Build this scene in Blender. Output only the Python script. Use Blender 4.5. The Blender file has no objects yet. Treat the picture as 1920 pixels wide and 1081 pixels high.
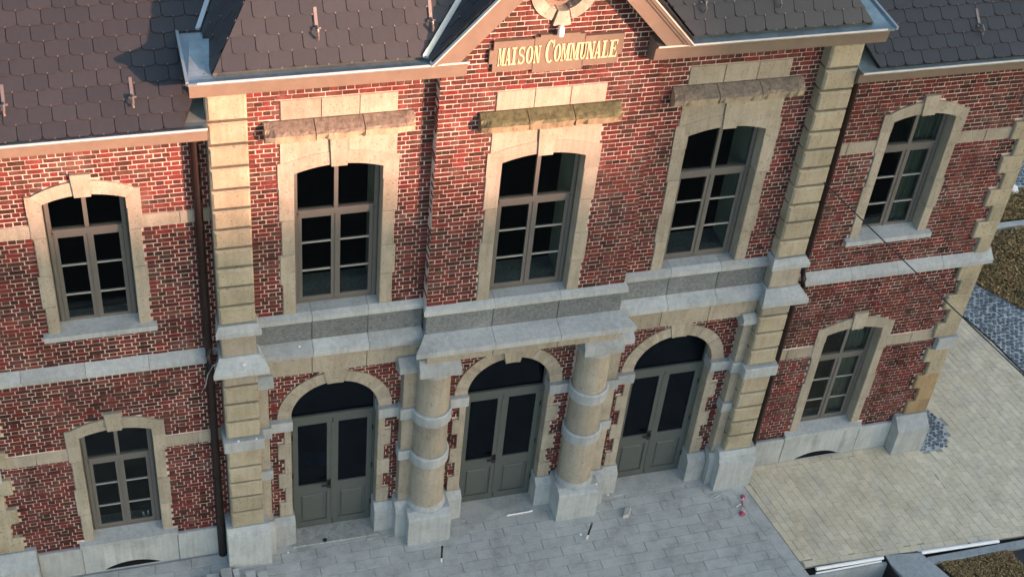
import bpy, bmesh, math, random
from mathutils import Vector, Matrix
random.seed(7)
R = math.radians
SC = bpy.context.scene
COL = SC.collection

# ------------------------------------------------------------------ camera, sky, sun, exposure
CAM = Vector((-5.7336, -15.3446, 19.4840))
YAW, PITCH, ROLL, FPX = R(19.909), R(-41.302), R(6.559), 2739.84
_d = Vector((math.sin(YAW)*math.cos(PITCH), math.cos(YAW)*math.cos(PITCH), math.sin(PITCH)))
_r = _d.cross(Vector((0, 0, 1))).normalized(); _u = _r.cross(_d)
_r2 = _r*math.cos(ROLL)+_u*math.sin(ROLL); _u2 = -_r*math.sin(ROLL)+_u*math.cos(ROLL)
cd = bpy.data.cameras.new('camera'); cam = bpy.data.objects.new('camera', cd); COL.objects.link(cam)
cam.matrix_world = Matrix(((_r2.x, _u2.x, -_d.x, CAM.x), (_r2.y, _u2.y, -_d.y, CAM.y), (_r2.z, _u2.z, -_d.z, CAM.z), (0, 0, 0, 1)))
cd.sensor_width = 36; cd.lens = FPX/1920*36; cd.clip_start = .1; cd.clip_end = 3000
SC.camera = cam

SUN_AZ, SUN_EL = 40, 9.0        # degrees to the right of the facade normal, and above the horizon
w = bpy.data.worlds.new("World"); SC.world = w; w.use_nodes = True
nt = w.node_tree; sky = nt.nodes.new('ShaderNodeTexSky'); sky.sky_type = 'NISHITA'; sky.sun_disc = False
sky.sun_elevation = R(SUN_EL); sky.sun_rotation = R(180-SUN_AZ); sky.air_density = 1.0; sky.dust_density = 1.6; sky.ozone_density = .9
bg = nt.nodes['Background']; bg.inputs[1].default_value = .15
nt.links.new(sky.outputs[0], bg.inputs[0])
sl = bpy.data.lights.new('sun', 'SUN'); sun = bpy.data.objects.new('sun', sl); COL.objects.link(sun)
sl.energy = 4.1; sl.angle = R(1.0); sl.color = (1, .50, .34)
sdir = Vector((math.sin(R(SUN_AZ))*math.cos(R(SUN_EL)), -math.cos(R(SUN_AZ))*math.cos(R(SUN_EL)), math.sin(R(SUN_EL))))
sun.rotation_euler = sdir.to_track_quat('Z', 'Y').to_euler()
sun.location = (20, -20, 20)
SC.view_settings.view_transform = 'Standard'; SC.view_settings.look = 'None'
SC.view_settings.exposure = 1.87; SC.view_settings.gamma = 1; SC.view_settings.use_curve_mapping = False
SC.render.engine = 'CYCLES'

def pix(p):          # projection, used only to tell which repeats show largest
    v = Vector(p)-CAM; z = v.dot(_d)
    return (960+FPX*v.dot(_r2)/z, 540-FPX*v.dot(_u2)/z, z)
def inframe(p, m=0):
    a, b, z = pix(p); return z > 0 and -m < a < 1920+m and -m < b < 1081+m

# ------------------------------------------------------------------ materials
MATS = {}
def newmat(name, rough=.7, metal=0, spec=.3):
    m = bpy.data.materials.new(name); m.use_nodes = True
    b = m.node_tree.nodes['Principled BSDF']
    b.inputs['Roughness'].default_value = rough; b.inputs['Metallic'].default_value = metal
    b.inputs['Specular IOR Level'].default_value = spec
    MATS[name] = m; return m, m.node_tree, b
def N(t, kind, **kw):
    n = t.nodes.new(kind)
    for k, v in kw.items():
        if k in n.inputs: n.inputs[k].default_value = v
        else: setattr(n, k, v)
    return n
def noise(t, scale, detail=4, rough=.6, vec=None, stretch=None):
    tc = N(t, 'ShaderNodeNewGeometry'); src = tc.outputs['Position']
    if stretch:
        mp = N(t, 'ShaderNodeMapping'); mp.inputs['Scale'].default_value = stretch; t.links.new(src, mp.inputs[0]); src = mp.outputs[0]
    n = N(t, 'ShaderNodeTexNoise'); n.inputs['Scale'].default_value = scale; n.inputs['Detail'].default_value = detail; n.inputs['Roughness'].default_value = rough
    t.links.new(src, n.inputs['Vector']); return n.outputs[0]
def ramp(t, fac, stops, interp='LINEAR'):
    r = N(t, 'ShaderNodeValToRGB'); r.color_ramp.interpolation = interp
    e = r.color_ramp.elements
    while len(e) < len(stops): e.new(.5)
    for el, (p, c) in zip(e, stops): el.position = p; el.color = tuple(c)+(1,) if len(c) == 3 else c
    t.links.new(fac, r.inputs[0]); return r.outputs[0]
def mixc(t, fac, a, b, mode='MIX'):
    m = N(t, 'ShaderNodeMix', data_type='RGBA', blend_type=mode)
    for s, v in ((m.inputs[0], fac), (m.inputs[6], a), (m.inputs[7], b)):
        if hasattr(v, 'is_output'): t.links.new(v, s)
        elif isinstance(v, (int, float)): s.default_value = v
        else: s.default_value = tuple(v)+(1,)
    return m.outputs[2]
def bump(t, b, h, strength=.3, dist=.01):
    n = N(t, 'ShaderNodeBump'); n.inputs['Strength'].default_value = strength; n.inputs['Distance'].default_value = dist
    t.links.new(h, n.inputs['Height']); t.links.new(n.outputs[0], b.inputs['Normal'])
def rnd(t):
    g = N(t, 'ShaderNodeNewGeometry'); o = N(t, 'ShaderNodeObjectInfo')
    a = N(t, 'ShaderNodeMath', operation='ADD'); t.links.new(g.outputs['Random Per Island'], a.inputs[0]); t.links.new(o.outputs['Random'], a.inputs[1])
    f = N(t, 'ShaderNodeMath', operation='FRACT'); t.links.new(a.outputs[0], f.inputs[0]); return f.outputs[0]
def addf(t, a, b, ka=1, kb=1):
    m1 = N(t, 'ShaderNodeMath', operation='MULTIPLY'); t.links.new(a, m1.inputs[0]); m1.inputs[1].default_value = ka
    m = N(t, 'ShaderNodeMath', operation='MULTIPLY_ADD'); t.links.new(b, m.inputs[0]); m.inputs[1].default_value = kb; t.links.new(m1.outputs[0], m.inputs[2]); return m.outputs[0]

# brick
m, t, b = newmat('brick', .85, spec=.2)
f = addf(t, rnd(t), noise(t, .9, 3), .70, .34)
f = addf(t, f, f, 1, 0)
c = ramp(t, f, [(0, (.022, .013, .012)), (.20, (.048, .024, .021)), (.38, (.085, .028, .026)), (.55, (.12, .030, .028)), (.72, (.165, .030, .028)), (.86, (.075, .048, .038)), (1, (.21, .038, .032))])
c = mixc(t, .55, c, ramp(t, noise(t, 45, 3), [(.25, (.45, .42, .42)), (.75, (1.25, 1.2, 1.2))]), 'MULTIPLY')
c = mixc(t, ramp(t, noise(t, 3.2, 6, .75), [(.50, (0, 0, 0)), (.74, (.42, .42, .42))]), c, (.24, .17, .155))
c = mixc(t, 1, c, ramp(t, noise(t, 2.2, 4, .6, stretch=(1.6, 1.6, .35)), [(.32, (.60, .58, .58)), (.55, (1.05, 1.05, 1.05))]), 'MULTIPLY')
t.links.new(c, b.inputs[0]); bump(t, b, noise(t, 60, 4), .5, .006)
m, t, b = newmat('mortar', .95, spec=.1)
c = ramp(t, noise(t, 1.3, 7, .75), [(.32, (.30, .235, .21)), (.47, (.52, .42, .38)), (.58, (.66, .555, .51)), (.75, (.76, .68, .65))])
c = mixc(t, .6, c, ramp(t, noise(t, 30, 3), [(.25, (.7, .68, .66)), (.5, (1, 1, 1))]), 'MULTIPLY')
t.links.new(c, b.inputs[0]); bump(t, b, noise(t, 90, 3), .5, .004)

def stone_mat(name, base, dark, light, pit=.35, rough=.8, streak=True, sc=1.0, var=.12):
    m, t, b = newmat(name, rough, spec=.25)
    c = ramp(t, noise(t, 1.6*sc, 6, .65), [(.25, dark), (.5, base), (.75, light)])
    if streak:
        c = mixc(t, .38, c, ramp(t, noise(t, 5, 4, .6, stretch=(3, 3, .35)), [(.3, (.60, .585, .55)), (.6, (1.06, 1.06, 1.06))]), 'MULTIPLY')
        c = mixc(t, .28, c, ramp(t, noise(t, 2.1, 8, .8), [(.36, (.55, .54, .50)), (.48, (1, 1, 1)), (.7, (1.08, 1.08, 1.08))]), 'MULTIPLY')
    c = mixc(t, .5, c, ramp(t, noise(t, 55, 3, .7), [(.28, (.55, .53, .48)), (.45, (1, 1, 1)), (.8, (1.12, 1.12, 1.12))]), 'MULTIPLY')
    k = ramp(t, rnd(t), [(0, (1-var,)*3), (1, (1+var,)*3)])
    c = mixc(t, 1.0, c, k, 'MULTIPLY')
    if pit:
        v = N(t, 'ShaderNodeTexNoise'); v.inputs['Scale'].default_value = 28; v.inputs['Detail'].default_value = 2
        g = N(t, 'ShaderNodeNewGeometry'); t.links.new(g.outputs['Position'], v.inputs['Vector'])
        p = ramp(t, v.outputs[0], [(.30, (.5, .47, .40)), (.37, (1, 1, 1))])
        c = mixc(t, pit, c, p, 'MULTIPLY')
        bump(t, b, v.outputs[0], .5, .008)
    else: bump(t, b, noise(t, 35, 5), .25, .005)
    t.links.new(c, b.inputs[0]); return m
stone_mat('limestone', (.315, .288, .238), (.25, .228, .182), (.37, .342, .29), .7, var=.13)
stone_mat('rusticated', (.33, .295, .22), (.24, .215, .155), (.39, .355, .275), 1.0, var=.10)
stone_mat('brown_stone', (.30, .22, .13), (.22, .16, .10), (.37, .28, .18), .6)
stone_mat('bluestone', (.34, .37, .385), (.27, .30, .315), (.41, .44, .45), 0)
fm = stone_mat('frieze_stone', (.135, .15, .16), (.11, .125, .135), (.165, .18, .19), .5, streak=False)
_t = fm.node_tree; _b = _t.nodes['Principled BSDF']; _c = _b.inputs[0].links[0].from_socket
_t.links.new(mixc(_t, .9, _c, ramp(_t, noise(_t, 24, 5, .75), [(.35, (.75, .76, .78)), (.5, (1.06, 1.06, 1.06)), (.70, (1.6, 1.6, 1.58))]), 'MULTIPLY'), _b.inputs[0])
def weathered(name, top, front, dark):
    m = stone_mat(name, front, dark, tuple(min(1, x*1.2) for x in front), .9, sc=3)
    t = m.node_tree; b = t.nodes['Principled BSDF']; cur = b.inputs[0].links[0].from_socket
    g = N(t, 'ShaderNodeNewGeometry'); sp = N(t, 'ShaderNodeSeparateXYZ'); t.links.new(g.outputs['True Normal'], sp.inputs[0])
    a = addf(t, sp.outputs[2], noise(t, 9, 5, .7), 1.0, .9)
    f = ramp(t, a, [(.72, (0, 0, 0)), (1.0, (1, 1, 1))])
    tc = ramp(t, noise(t, 16, 6, .75), [(.3, tuple(x*.4 for x in top)), (.5, top), (.75, tuple(x*1.6 for x in top))])
    t.links.new(mixc(t, f, cur, tc), b.inputs[0])
weathered('mossy_stone', (.095, .10, .055), (.23, .195, .13), (.08, .07, .04))
weathered('hood_stone', (.17, .145, .12), (.34, .29, .21), (.20, .165, .12))
sm = stone_mat('slab', (.40, .412, .40), (.30, .312, .305), (.46, .47, .455), 0, streak=False, var=.05)
_t = sm.node_tree; _b = _t.nodes['Principled BSDF']; _c = _b.inputs[0].links[0].from_socket
_t.links.new(mixc(_t, .8, _c, ramp(_t, noise(_t, 2.4, 7, .8), [(.33, (.66, .66, .66)), (.52, (1, 1, 1)), (.72, (1.14, 1.14, 1.13))]), 'MULTIPLY'), _b.inputs[0])
stone_mat('slab_joint', (.23, .24, .235), (.17, .18, .18), (.29, .30, .29), 0, streak=False)
pm = stone_mat('paver', (.60, .525, .39), (.49, .455, .38), (.66, .585, .455), 0, streak=False, var=.075)
_t = pm.node_tree; _b = _t.nodes['Principled BSDF']; _c = _b.inputs[0].links[0].from_socket
_t.links.new(mixc(_t, .8, _c, ramp(_t, noise(_t, 1.7, 7, .8), [(.33, (.74, .72, .68)), (.52, (1, 1, 1)), (.72, (1.13, 1.13, 1.13))]), 'MULTIPLY'), _b.inputs[0])
stone_mat('paver_grey', (.36, .375, .355), (.31, .325, .31), (.41, .42, .40), 0, streak=False, var=.12)
stone_mat('paver_joint', (.29, .27, .225), (.17, .16, .135), (.38, .35, .29), 0, streak=False)
stone_mat('sett', (.13, .15, .165), (.09, .11, .12), (.19, .21, .22), 0, streak=False, var=.35)
stone_mat('sett_joint', (.42, .46, .46), (.34, .38, .39), (.50, .53, .53), 0, streak=False)
stone_mat('rough_mortar', (.36, .375, .36), (.25, .265, .255), (.47, .48, .47), .8, sc=6)
stone_mat('concrete', (.30, .33, .34), (.25, .28, .29), (.36, .38, .39), 0)
stone_mat('joint_dark', (.10, .085, .055), (.06, .05, .035), (.16, .135, .09), .8, streak=False)
stone_mat('concrete_pale', (.46, .46, .42), (.40, .40, .37), (.52, .52, .48), 0)
stone_mat('asphalt', (.055, .058, .06), (.045, .047, .05), (.07, .072, .075), 0, streak=False)
stone_mat('soil', (.09, .07, .045), (.05, .04, .028), (.14, .11, .07), .8, sc=8, streak=False)
stone_mat('plaster', (.26, .29, .26), (.24, .27, .24), (.29, .32, .29), 0, streak=False)

def plain(name, col, rough=.5, metal=0, spec=.4, var=.1, nsc=6, streaks=False):
    m, t, b = newmat(name, rough, metal, spec)
    c = ramp(t, noise(t, nsc, 5, .65, stretch=(1, 1, .3) if streaks else None), [(.3, tuple(x*(1-var) for x in col)), (.7, tuple(x*(1+var) for x in col))])
    t.links.new(c, b.inputs[0]); bump(t, b, noise(t, 40, 3), .12, .004); return m
plain('fascia_paint', (.170, .134, .106), .55)
plain('fascia_white', (.62, .58, .54), .45)
plain('frame_paint', (.122, .119, .112), .45, var=.06)
plain('bar_paint', (.30, .30, .29), .4)
plain('door_paint', (.074, .087, .085), .5, var=.06)
plain('iron', (.010, .009, .009), .6)
plain('pipe_paint', (.016, .009, .008), .45, var=.3, streaks=True)
plain('zinc', (.27, .34, .36), .42, .55, .5, .25, 5)
plain('zinc_new', (.42, .47, .49), .4, .5, .5, .1, 5)
plain('steel', (.20, .175, .165), .45, .5)
plain('sign_face', (.160, .126, .098), .8, var=.08)
plain('gold_letter', (.70, .56, .34), .45, .1, var=.1)
plain('white_plastic', (.80, .80, .80), .4, var=.05)
plain('red_plastic', (.36, .05, .10), .5)
plain('pink_plastic', (.55, .38, .40), .5)
plain('net_curtain', (.10, .115, .10), .9)
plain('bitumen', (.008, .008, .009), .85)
plain('cable', (.01, .01, .012), .5)
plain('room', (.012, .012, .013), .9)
plain('render_wall', (.42, .38, .33), .9)
plain('tile_roof', (.14, .06, .04), .8)
m, t, b = newmat('slate', .42, spec=.45)
c = ramp(t, rnd(t), [(0, (.027, .028, .033)), (.5, (.030, .031, .036)), (1, (.034, .035, .040))])
c = mixc(t, .35, c, ramp(t, noise(t, 14, 5, .7), [(.3, (.75, .75, .75)), (.7, (1.25, 1.25, 1.25))]), 'MULTIPLY')
t.links.new(c, b.inputs[0]); bump(t, b, noise(t, 25, 5), .25, .004)
m, t, b = newmat('mulch', .95, spec=.05)
c = ramp(t, rnd(t), [(0, (.10, .065, .035)), (.45, (.27, .185, .09)), (.8, (.42, .31, .16)), (1, (.16, .15, .065))])
t.links.new(c, b.inputs[0])
def glassmat(name, tint, gl=.8, f0=.035):
    m = bpy.data.materials.new(name); m.use_nodes = True; t = m.node_tree; t.nodes.clear()
    out = t.nodes.new('ShaderNodeOutputMaterial'); mix = t.nodes.new('ShaderNodeMixShader'); lw = t.nodes.new('ShaderNodeLayerWeight'); lw.inputs[0].default_value = .5; pw = t.nodes.new('ShaderNodeMath'); pw.operation = 'POWER'; pw.inputs[1].default_value = 4.5; t.links.new(lw.outputs['Facing'], pw.inputs[0]); fr = t.nodes.new('ShaderNodeMath'); fr.operation = 'MULTIPLY_ADD'; fr.inputs[1].default_value = .9; fr.inputs[2].default_value = f0; t.links.new(pw.outputs[0], fr.inputs[0])
    tr = t.nodes.new('ShaderNodeBsdfTransparent'); tr.inputs[0].default_value = tuple(tint)+(1,)
    g = t.nodes.new('ShaderNodeBsdfGlossy'); g.inputs['Roughness'].default_value = .03; g.inputs[0].default_value = (gl, gl, gl, 1)
    t.links.new(fr.outputs[0], mix.inputs[0]); t.links.new(tr.outputs[0], mix.inputs[1]); t.links.new(g.outputs[0], mix.inputs[2]); t.links.new(mix.outputs[0], out.inputs[0])
    MATS[name] = m
glassmat('glass', (.80, .86, .84), .6, .036); glassmat('door_glass', (.30, .36, .45), .9, .05)
MATS['door_glass'].node_tree.nodes['Glossy BSDF'].inputs[0].default_value = (.42, .48, .56, 1)
MATS['door_glass'].node_tree.nodes['Glossy BSDF'].inputs['Roughness'].default_value = .12

# ------------------------------------------------------------------ mesh helpers
class MB:
    def __init__(s): s.v = []; s.f = []
    def poly(s, pts):
        i = len(s.v); s.v += [tuple(p) for p in pts]; s.f.append(tuple(range(i, i+len(pts))))
    def box(s, x0, x1, y0, y1, z0, z1, j=0):
        i = len(s.v); q = lambda a: a+(random.uniform(-j, j) if j else 0)
        s.v += [(q(x), q(y), q(z)) for z in (z0, z1) for y in (y0, y1) for x in (x0, x1)]
        s.f += [tuple(i+k for k in f) for f in ((0, 1, 5, 4), (1, 3, 7, 5), (3, 2, 6, 7), (2, 0, 4, 6), (4, 5, 7, 6), (2, 3, 1, 0))]
        return s
    def cbox(s, x0, x1, y0, y1, z0, z1, c=.01, j=0):      # front (y0) edges chamfered by c
        q = lambda a: a+(random.uniform(-j, j) if j else 0)
        i = len(s.v)
        s.v += [(x0, y1, z0), (x1, y1, z0), (x1, y1, z1), (x0, y1, z1)]
        s.v += [(x0, y0+c, z0), (x1, y0+c, z0), (x1, y0+c, z1), (x0, y0+c, z1)]
        s.v += [(q(x0+c), q(y0), q(z0+c)), (q(x1-c), q(y0), q(z0+c)), (q(x1-c), q(y0), q(z1-c)), (q(x0+c), q(y0), q(z1-c))]
        F = [(8, 9, 10, 11), (3, 2, 1, 0)]
        for a in range(4):
            b_ = (a+1) % 4; F += [(a, b_, 4+b_, 4+a), (4+a, 4+b_, 8+b_, 8+a)]
        s.f += [tuple(i+k for k in f) for f in F]; return s
    def prism(s, pts, y0, y1, c=0):                        # pts: (x, z) counter-clockwise seen from the front (-y)
        n = len(pts); i = len(s.v)
        s.v += [(x, y0, z) for x, z in pts]+[(x, y1, z) for x, z in pts]
        s.f.append(tuple(i+k for k in range(n))); s.f.append(tuple(i+n+k for k in range(n-1, -1, -1)))
        for k in range(n):
            l = (k+1) % n; s.f.append((i+l, i+k, i+n+k, i+n+l))
        return s
    def profile(s, prof, x0, x1, mL=0, mR=0, yr=None):              # (y, z) profile run along x; mL/mR shear ends with |y-yref| (mitre)
        n = len(prof); i = len(s.v); yr = max(p[0] for p in prof) if yr is None else yr
        s.v += [(x0-mL*max(yr-y, 0), y, z) for y, z in prof]+[(x1+mR*max(yr-y, 0), y, z) for y, z in prof]
        s.f.append(tuple(i+k for k in range(n))); s.f.append(tuple(i+n+k for k in range(n-1, -1, -1)))
        for k in range(n):
            l = (k+1) % n; s.f.append((i+k, i+n+k, i+n+l, i+l))
        return s
    def lathe(s, cx, cy, prof, seg=40):                    # prof: (r, z) bottom to top
        i = len(s.v); n = len(prof)
        for a in range(seg):
            A = 2*math.pi*a/seg; s.v += [(cx+r*math.cos(A), cy+r*math.sin(A), z) for r, z in prof]
        for a in range(seg):
            b_ = (a+1) % seg
            for k in range(n-1): s.f.append((i+a*n+k, i+b_*n+k, i+b_*n+k+1, i+a*n+k+1))
        s.f.append(tuple(i+a*n+n-1 for a in range(seg))); s.f.append(tuple(i+a*n for a in range(seg-1, -1, -1)))
        return s
    def tube(s, pts, r, seg=10, cap=True):
        i0 = len(s.v); P = [Vector(p) for p in pts]; up = Vector((0, 0, 1))
        for k, p in enumerate(P):
            d = (P[min(k+1, len(P)-1)]-P[max(k-1, 0)]).normalized()
            a = d.cross(up) if abs(d.z) < .95 else d.cross(Vector((1, 0, 0))); a.normalize(); b_ = d.cross(a)
            rr = r[k] if isinstance(r, (list, tuple)) else r
            s.v += [tuple(p+(a*math.cos(2*math.pi*g/seg)+b_*math.sin(2*math.pi*g/seg))*rr) for g in range(seg)]
        for k in range(len(P)-1):
            for g in range(seg):
                h = (g+1) % seg; s.f.append((i0+k*seg+g, i0+k*seg+h, i0+(k+1)*seg+h, i0+(k+1)*seg+g))
        if cap:
            s.f.append(tuple(i0+g for g in range(seg-1, -1, -1))); s.f.append(tuple(i0+(len(P)-1)*seg+g for g in range(seg)))
        return s
    def mesh(s, name, mat, loc=(0, 0, 0), fix=False):
        me = bpy.data.meshes.new(name)
        me.from_pydata([(x-loc[0], y-loc[1], z-loc[2]) for x, y, z in s.v], [], s.f)
        me.materials.append(MATS[mat])
        if fix:
            bm = bmesh.new(); bm.from_mesh(me); bmesh.ops.recalc_face_normals(bm, faces=bm.faces); bm.to_mesh(me); bm.free()
        me.update(); return me
def ob(name, data, parent=None, **props):
    o = bpy.data.objects.new(name, data); COL.objects.link(o)
    if parent is not None: o.parent = parent
    for k, v in props.items(): o[k] = v
    return o
WORLD = {}
def base(o):
    p = Vector((0, 0, 0))
    while o is not None: p += o.location; o = o.parent
    return p
def part(name, mb, mat, parent, smooth=False, **props):
    me = mb.mesh(name, mat, base(parent), fix=True)
    if smooth:
        me.polygons.foreach_set('use_smooth', [True]*len(me.polygons))
        try: me.set_sharp_from_angle(angle=R(35))
        except Exception: pass
    return ob(name, me, parent, **props)
def thing(name, label, cat, loc=(0, 0, 0), group=None):
    o = ob(name, None); o.location = loc; o['label'] = label; o['category'] = cat; o.empty_display_size = .1
    if group: o['group'] = group
    return o
def single(name, mb, mat, label, cat, loc, group=None, smooth=False):
    o = ob(name, mb.mesh(name, mat, loc, fix=True)); o.location = loc; o['label'] = label; o['category'] = cat
    if smooth: o.data.polygons.foreach_set('use_smooth', [True]*len(o.data.polygons))
    if group: o['group'] = group
    return o
def structure(name, mb, mat, **p):
    o = ob(name, mb.mesh(name, mat, fix=True), None, kind='structure'); return o

# ------------------------------------------------------------------ the town hall
HALL = thing('town_hall', 'red brick town hall with pale stone quoins, three arched doors and slate roofs', 'town hall')
WY = .115                    # plane of the wing walls and of the entrance wall
CY = -.20                    # plane of the projecting middle bay above
PC = .0734; PL = .2144; JT = .0155
Z0 = .62

def stone(name, x0, x1, z0, z1, yf, yb, mat='limestone', parent=None, c=.008, **p):
    j = .002
    return part(name, MB().cbox(x0+.003, x1-.003, yf, yb, z0+.003, z1-.003, c, j), mat, parent or HALL, **p)

# ---- bricks
STRETCH, BRICKS = [], []     # collected: (parent, matrix-less box description)
def cut(iv, a, b):
    out = []
    for x0, x1 in iv:
        if b <= x0 or a >= x1: out.append((x0, x1)); continue
        if a > x0: out.append((x0, a))
        if b < x1: out.append((b, x1))
    return out
def rectx(x0, x1, z0, z1): return lambda z: (x0, x1) if z0 <= z <= z1 else None
def circx(cx, cz, r, zmin=-99):
    return lambda z: (cx-math.sqrt(r*r-(z-cz)**2), cx+math.sqrt(r*r-(z-cz)**2)) if abs(z-cz) < r and z >= zmin else None
def brick_field(walls, s0, s1, z0, z1, ex, to3, phase=0., jd=.004, z_lim=None):
    """lays English bond; to3(s, d, z) maps along-wall / depth / height to space"""
    k0 = int(math.floor((z0-Z0)/PC)); k1 = int(math.ceil((z1-Z0)/PC))
    for k in range(k0, k1):
        a, b = Z0+k*PC+JT/2, Z0+(k+1)*PC-JT/2
        if a < z0-.03 or b > z1+.03: continue
        zc = (a+b)/2; iv = [(s0, s1)]
        for e in ex:
            r = e(zc)
            if r: iv = cut(iv, *r)
        if z_lim:
            l, h = z_lim(zc); iv = cut(cut(iv, -99, l), h, 99)
        head = k % 2
        pit = PL/2 if head else PL
        off = phase+(PL/4 if head else (0 if k % 4 == 0 else PL/2*(random.random() < .25)))
        for x0, x1 in iv:
            n0 = math.floor((x0-off)/pit); x = off+n0*pit
            while x < x1:
                l, r_ = max(x+JT/2, x0+.004), min(x+pit-JT/2, x1-.004)
                x += pit
                if r_-l < .025: continue
                j = lambda q=.0025: random.uniform(-q, q)
                BRICKS.append((walls, to3, l+j(), r_+j(), a+j(), b+j(), random.uniform(-jd, jd)*.8))
def lay_bricks(limit=300):
    cand = []
    for i, (wl, to3, l, r_, a, b, d) in enumerate(BRICKS):
        if r_-l < PL*.8: continue
        p = to3((l+r_)/2, 0, (a+b)/2)
        if inframe(p, -20): cand.append((pix(p)[2], i))
    cand.sort(); chosen = set(i for _, i in cand[:limit])
    bulk = {}
    shared = []
    for q in range(6):
        mb = MB(); mb.box(-.5, .5, -.5, .5, -.5, .5); 
        mb.v = [(x*(PL-JT)+random.uniform(-.002, .002), y*.09, z*(PC-JT)+random.uniform(-.002, .002)) for x, y, z in mb.v]
        shared.append(mb.mesh('brick', 'brick', fix=True))
    for i, (wl, to3, l, r_, a, b, d) in enumerate(BRICKS):
        if i in chosen and to3 is not None and to3(0, 1, 0)[1] != to3(0, 0, 0)[1]:
            o = ob('brick', random.choice(shared), wl); c = to3((l+r_)/2, d+.045, (a+b)/2); o.location = c
            o.scale = ((r_-l)/(PL-JT), 1, (b-a)/(PC-JT))
            continue
        mb = bulk.setdefault(wl.name, (wl, MB()))[1]
        P = [to3(s, dd, z) for z in (a, b) for dd in (d, d+.06) for s in (l, r_)]
        n = len(mb.v); w_ = random.uniform(-.0015, .0015)
        mb.v += [tuple(p) for p in P]
        mb.f += [tuple(n+k for k in f) for f in ((0, 1, 5, 4), (1, 3, 7, 5), (2, 0, 4, 6), (4, 5, 7, 6), (2, 3, 1, 0))]
    for wl, mb in bulk.values():
        ob('brick', mb.mesh('brick', 'brick'), wl, kind='stuff')
def backing(name, x0, x1, z0, z1, yf, yb, openings, z_lim=None, dz=.04):
    mb = MB(); z = z0; runs = []
    while z < z1-1e-6:
        zb = min(z+dz, z1); iv = [(x0, x1)]
        for e in openings:
            r = e((z+zb)/2)
            if r: iv = cut(iv, *r)
        if z_lim:
            l, h = z_lim((z+zb)/2); iv = cut(cut(iv, -99, l), h, 99)
        if runs and runs[-1][2] == iv: runs[-1][1] = zb
        else: runs.append([z, zb, iv])
        z = zb
    for a, b, iv in runs:
        for l, h in iv: mb.box(l, h, yf, yb, a, b)
    return ob(name, mb.mesh(name, 'mortar'), HALL)
fl = lambda y0: (lambda s, d, z: (s, y0+d, z))

# ---- segmental headed window surrounds
def circ_from(a, zs, zc):
    h = zc-zs; r = (a*a+h*h)/(2*h); return r, zc-r
def arc(cx, cz, r, xa, xb, n=8):
    return [(cx+x, cz+math.sqrt(max(r*r-x*x, 0))) for x in [xa+(xb-xa)*k/n for k in range(n+1)]]
def surround(cx, y0, a, zb, zs, zc, ear_z, ear_w, key_top, ext_c, teeth, key_bot_dz=.02, key_w=.12, depth=.21, spand=None):
    yf, yb = y0-.014, y0+depth
    ri, ci = circ_from(a, zs, zc); ew = a+.115
    re_, ce = circ_from(ew, ear_z, ext_c)
    n = len(teeth)-1
    for s in (-1, 1):
        for k in range(n):
            z0_, z1_ = teeth[k], teeth[k+1]
            wo = ear_w if (k+(n+1)) % 2 == 1 else ear_w-.03
            if k == n-1:
                pts = [(a, z0_), (ear_w, z0_), (ear_w, ear_z), (ew, ear_z), (a, zs)]
                if s < 0: pts = [(-x, z) for x, z in reversed(pts)]
                part('jamb_stone', MB().prism([(cx+x, z) for x, z in pts], yf, yb), 'limestone', HALL)
            else:
                xs = sorted((cx+s*a, cx+s*wo)); stone('jamb_stone', xs[0], xs[1], z0_, z1_, yf, yb)
        inner = arc(0, ci, ri, key_w-.01, a, 8); outer = arc(0, ce, re_, ew, key_w, 8)
        pts = inner+outer                 # right half, ccw from front view (x right, z up)
        if s < 0: pts = [(-x, z) for x, z in reversed(pts)]
        part('arch_stone', MB().prism([(cx+x, z) for x, z in pts], yf-.003, yb), 'limestone', HALL)
    kb = zc-key_bot_dz
    part('keystone', MB().prism([(cx-key_w+.014, kb), (cx+key_w-.014, kb), (cx+key_w+.008, key_top), (cx-key_w-.008, key_top)], yf-.028, yb), 'limestone', HALL)
    if spand:
        sw, st = spand
        for s in (-1, 1):
            pts = arc(0, ce, re_, key_w+.012, ew, 8)
            pts = pts+[(sw, ear_z), (sw, st), (key_w+.012, st)]
            if s < 0: pts = [(-x, z) for x, z in reversed(pts)]
            part('spandrel_stone', MB().prism([(cx+x, z) for x, z in pts], yf+.004, yb), 'limestone', HALL)
    # exclusions for bricks
    ex = [rectx(cx-ear_w+.033, cx+ear_w-.033, zb-.02, ear_z)]
    if spand: ex.append(rectx(cx-spand[0], cx+spand[0], ear_z, spand[1]))
    else:
        ex.append(lambda z: (cx-math.sqrt(max(re_**2-(z-ce)**2, 0)), cx+math.sqrt(max(re_**2-(z-ce)**2, 0))) if ear_z < z < ext_c else None)
        ex.append(rectx(cx-key_w-.01, cx+key_w+.01, ear_z, key_top))
    op = [lambda z: (cx-a-.01, cx+a+.01) if zb-.05 <= z <= zs else ((cx-math.sqrt(ri**2-(z-ci)**2)-.01, cx+math.sqrt(ri**2-(z-ci)**2)+.01) if zs < z < zc else None)]
    return ex, op

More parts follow.
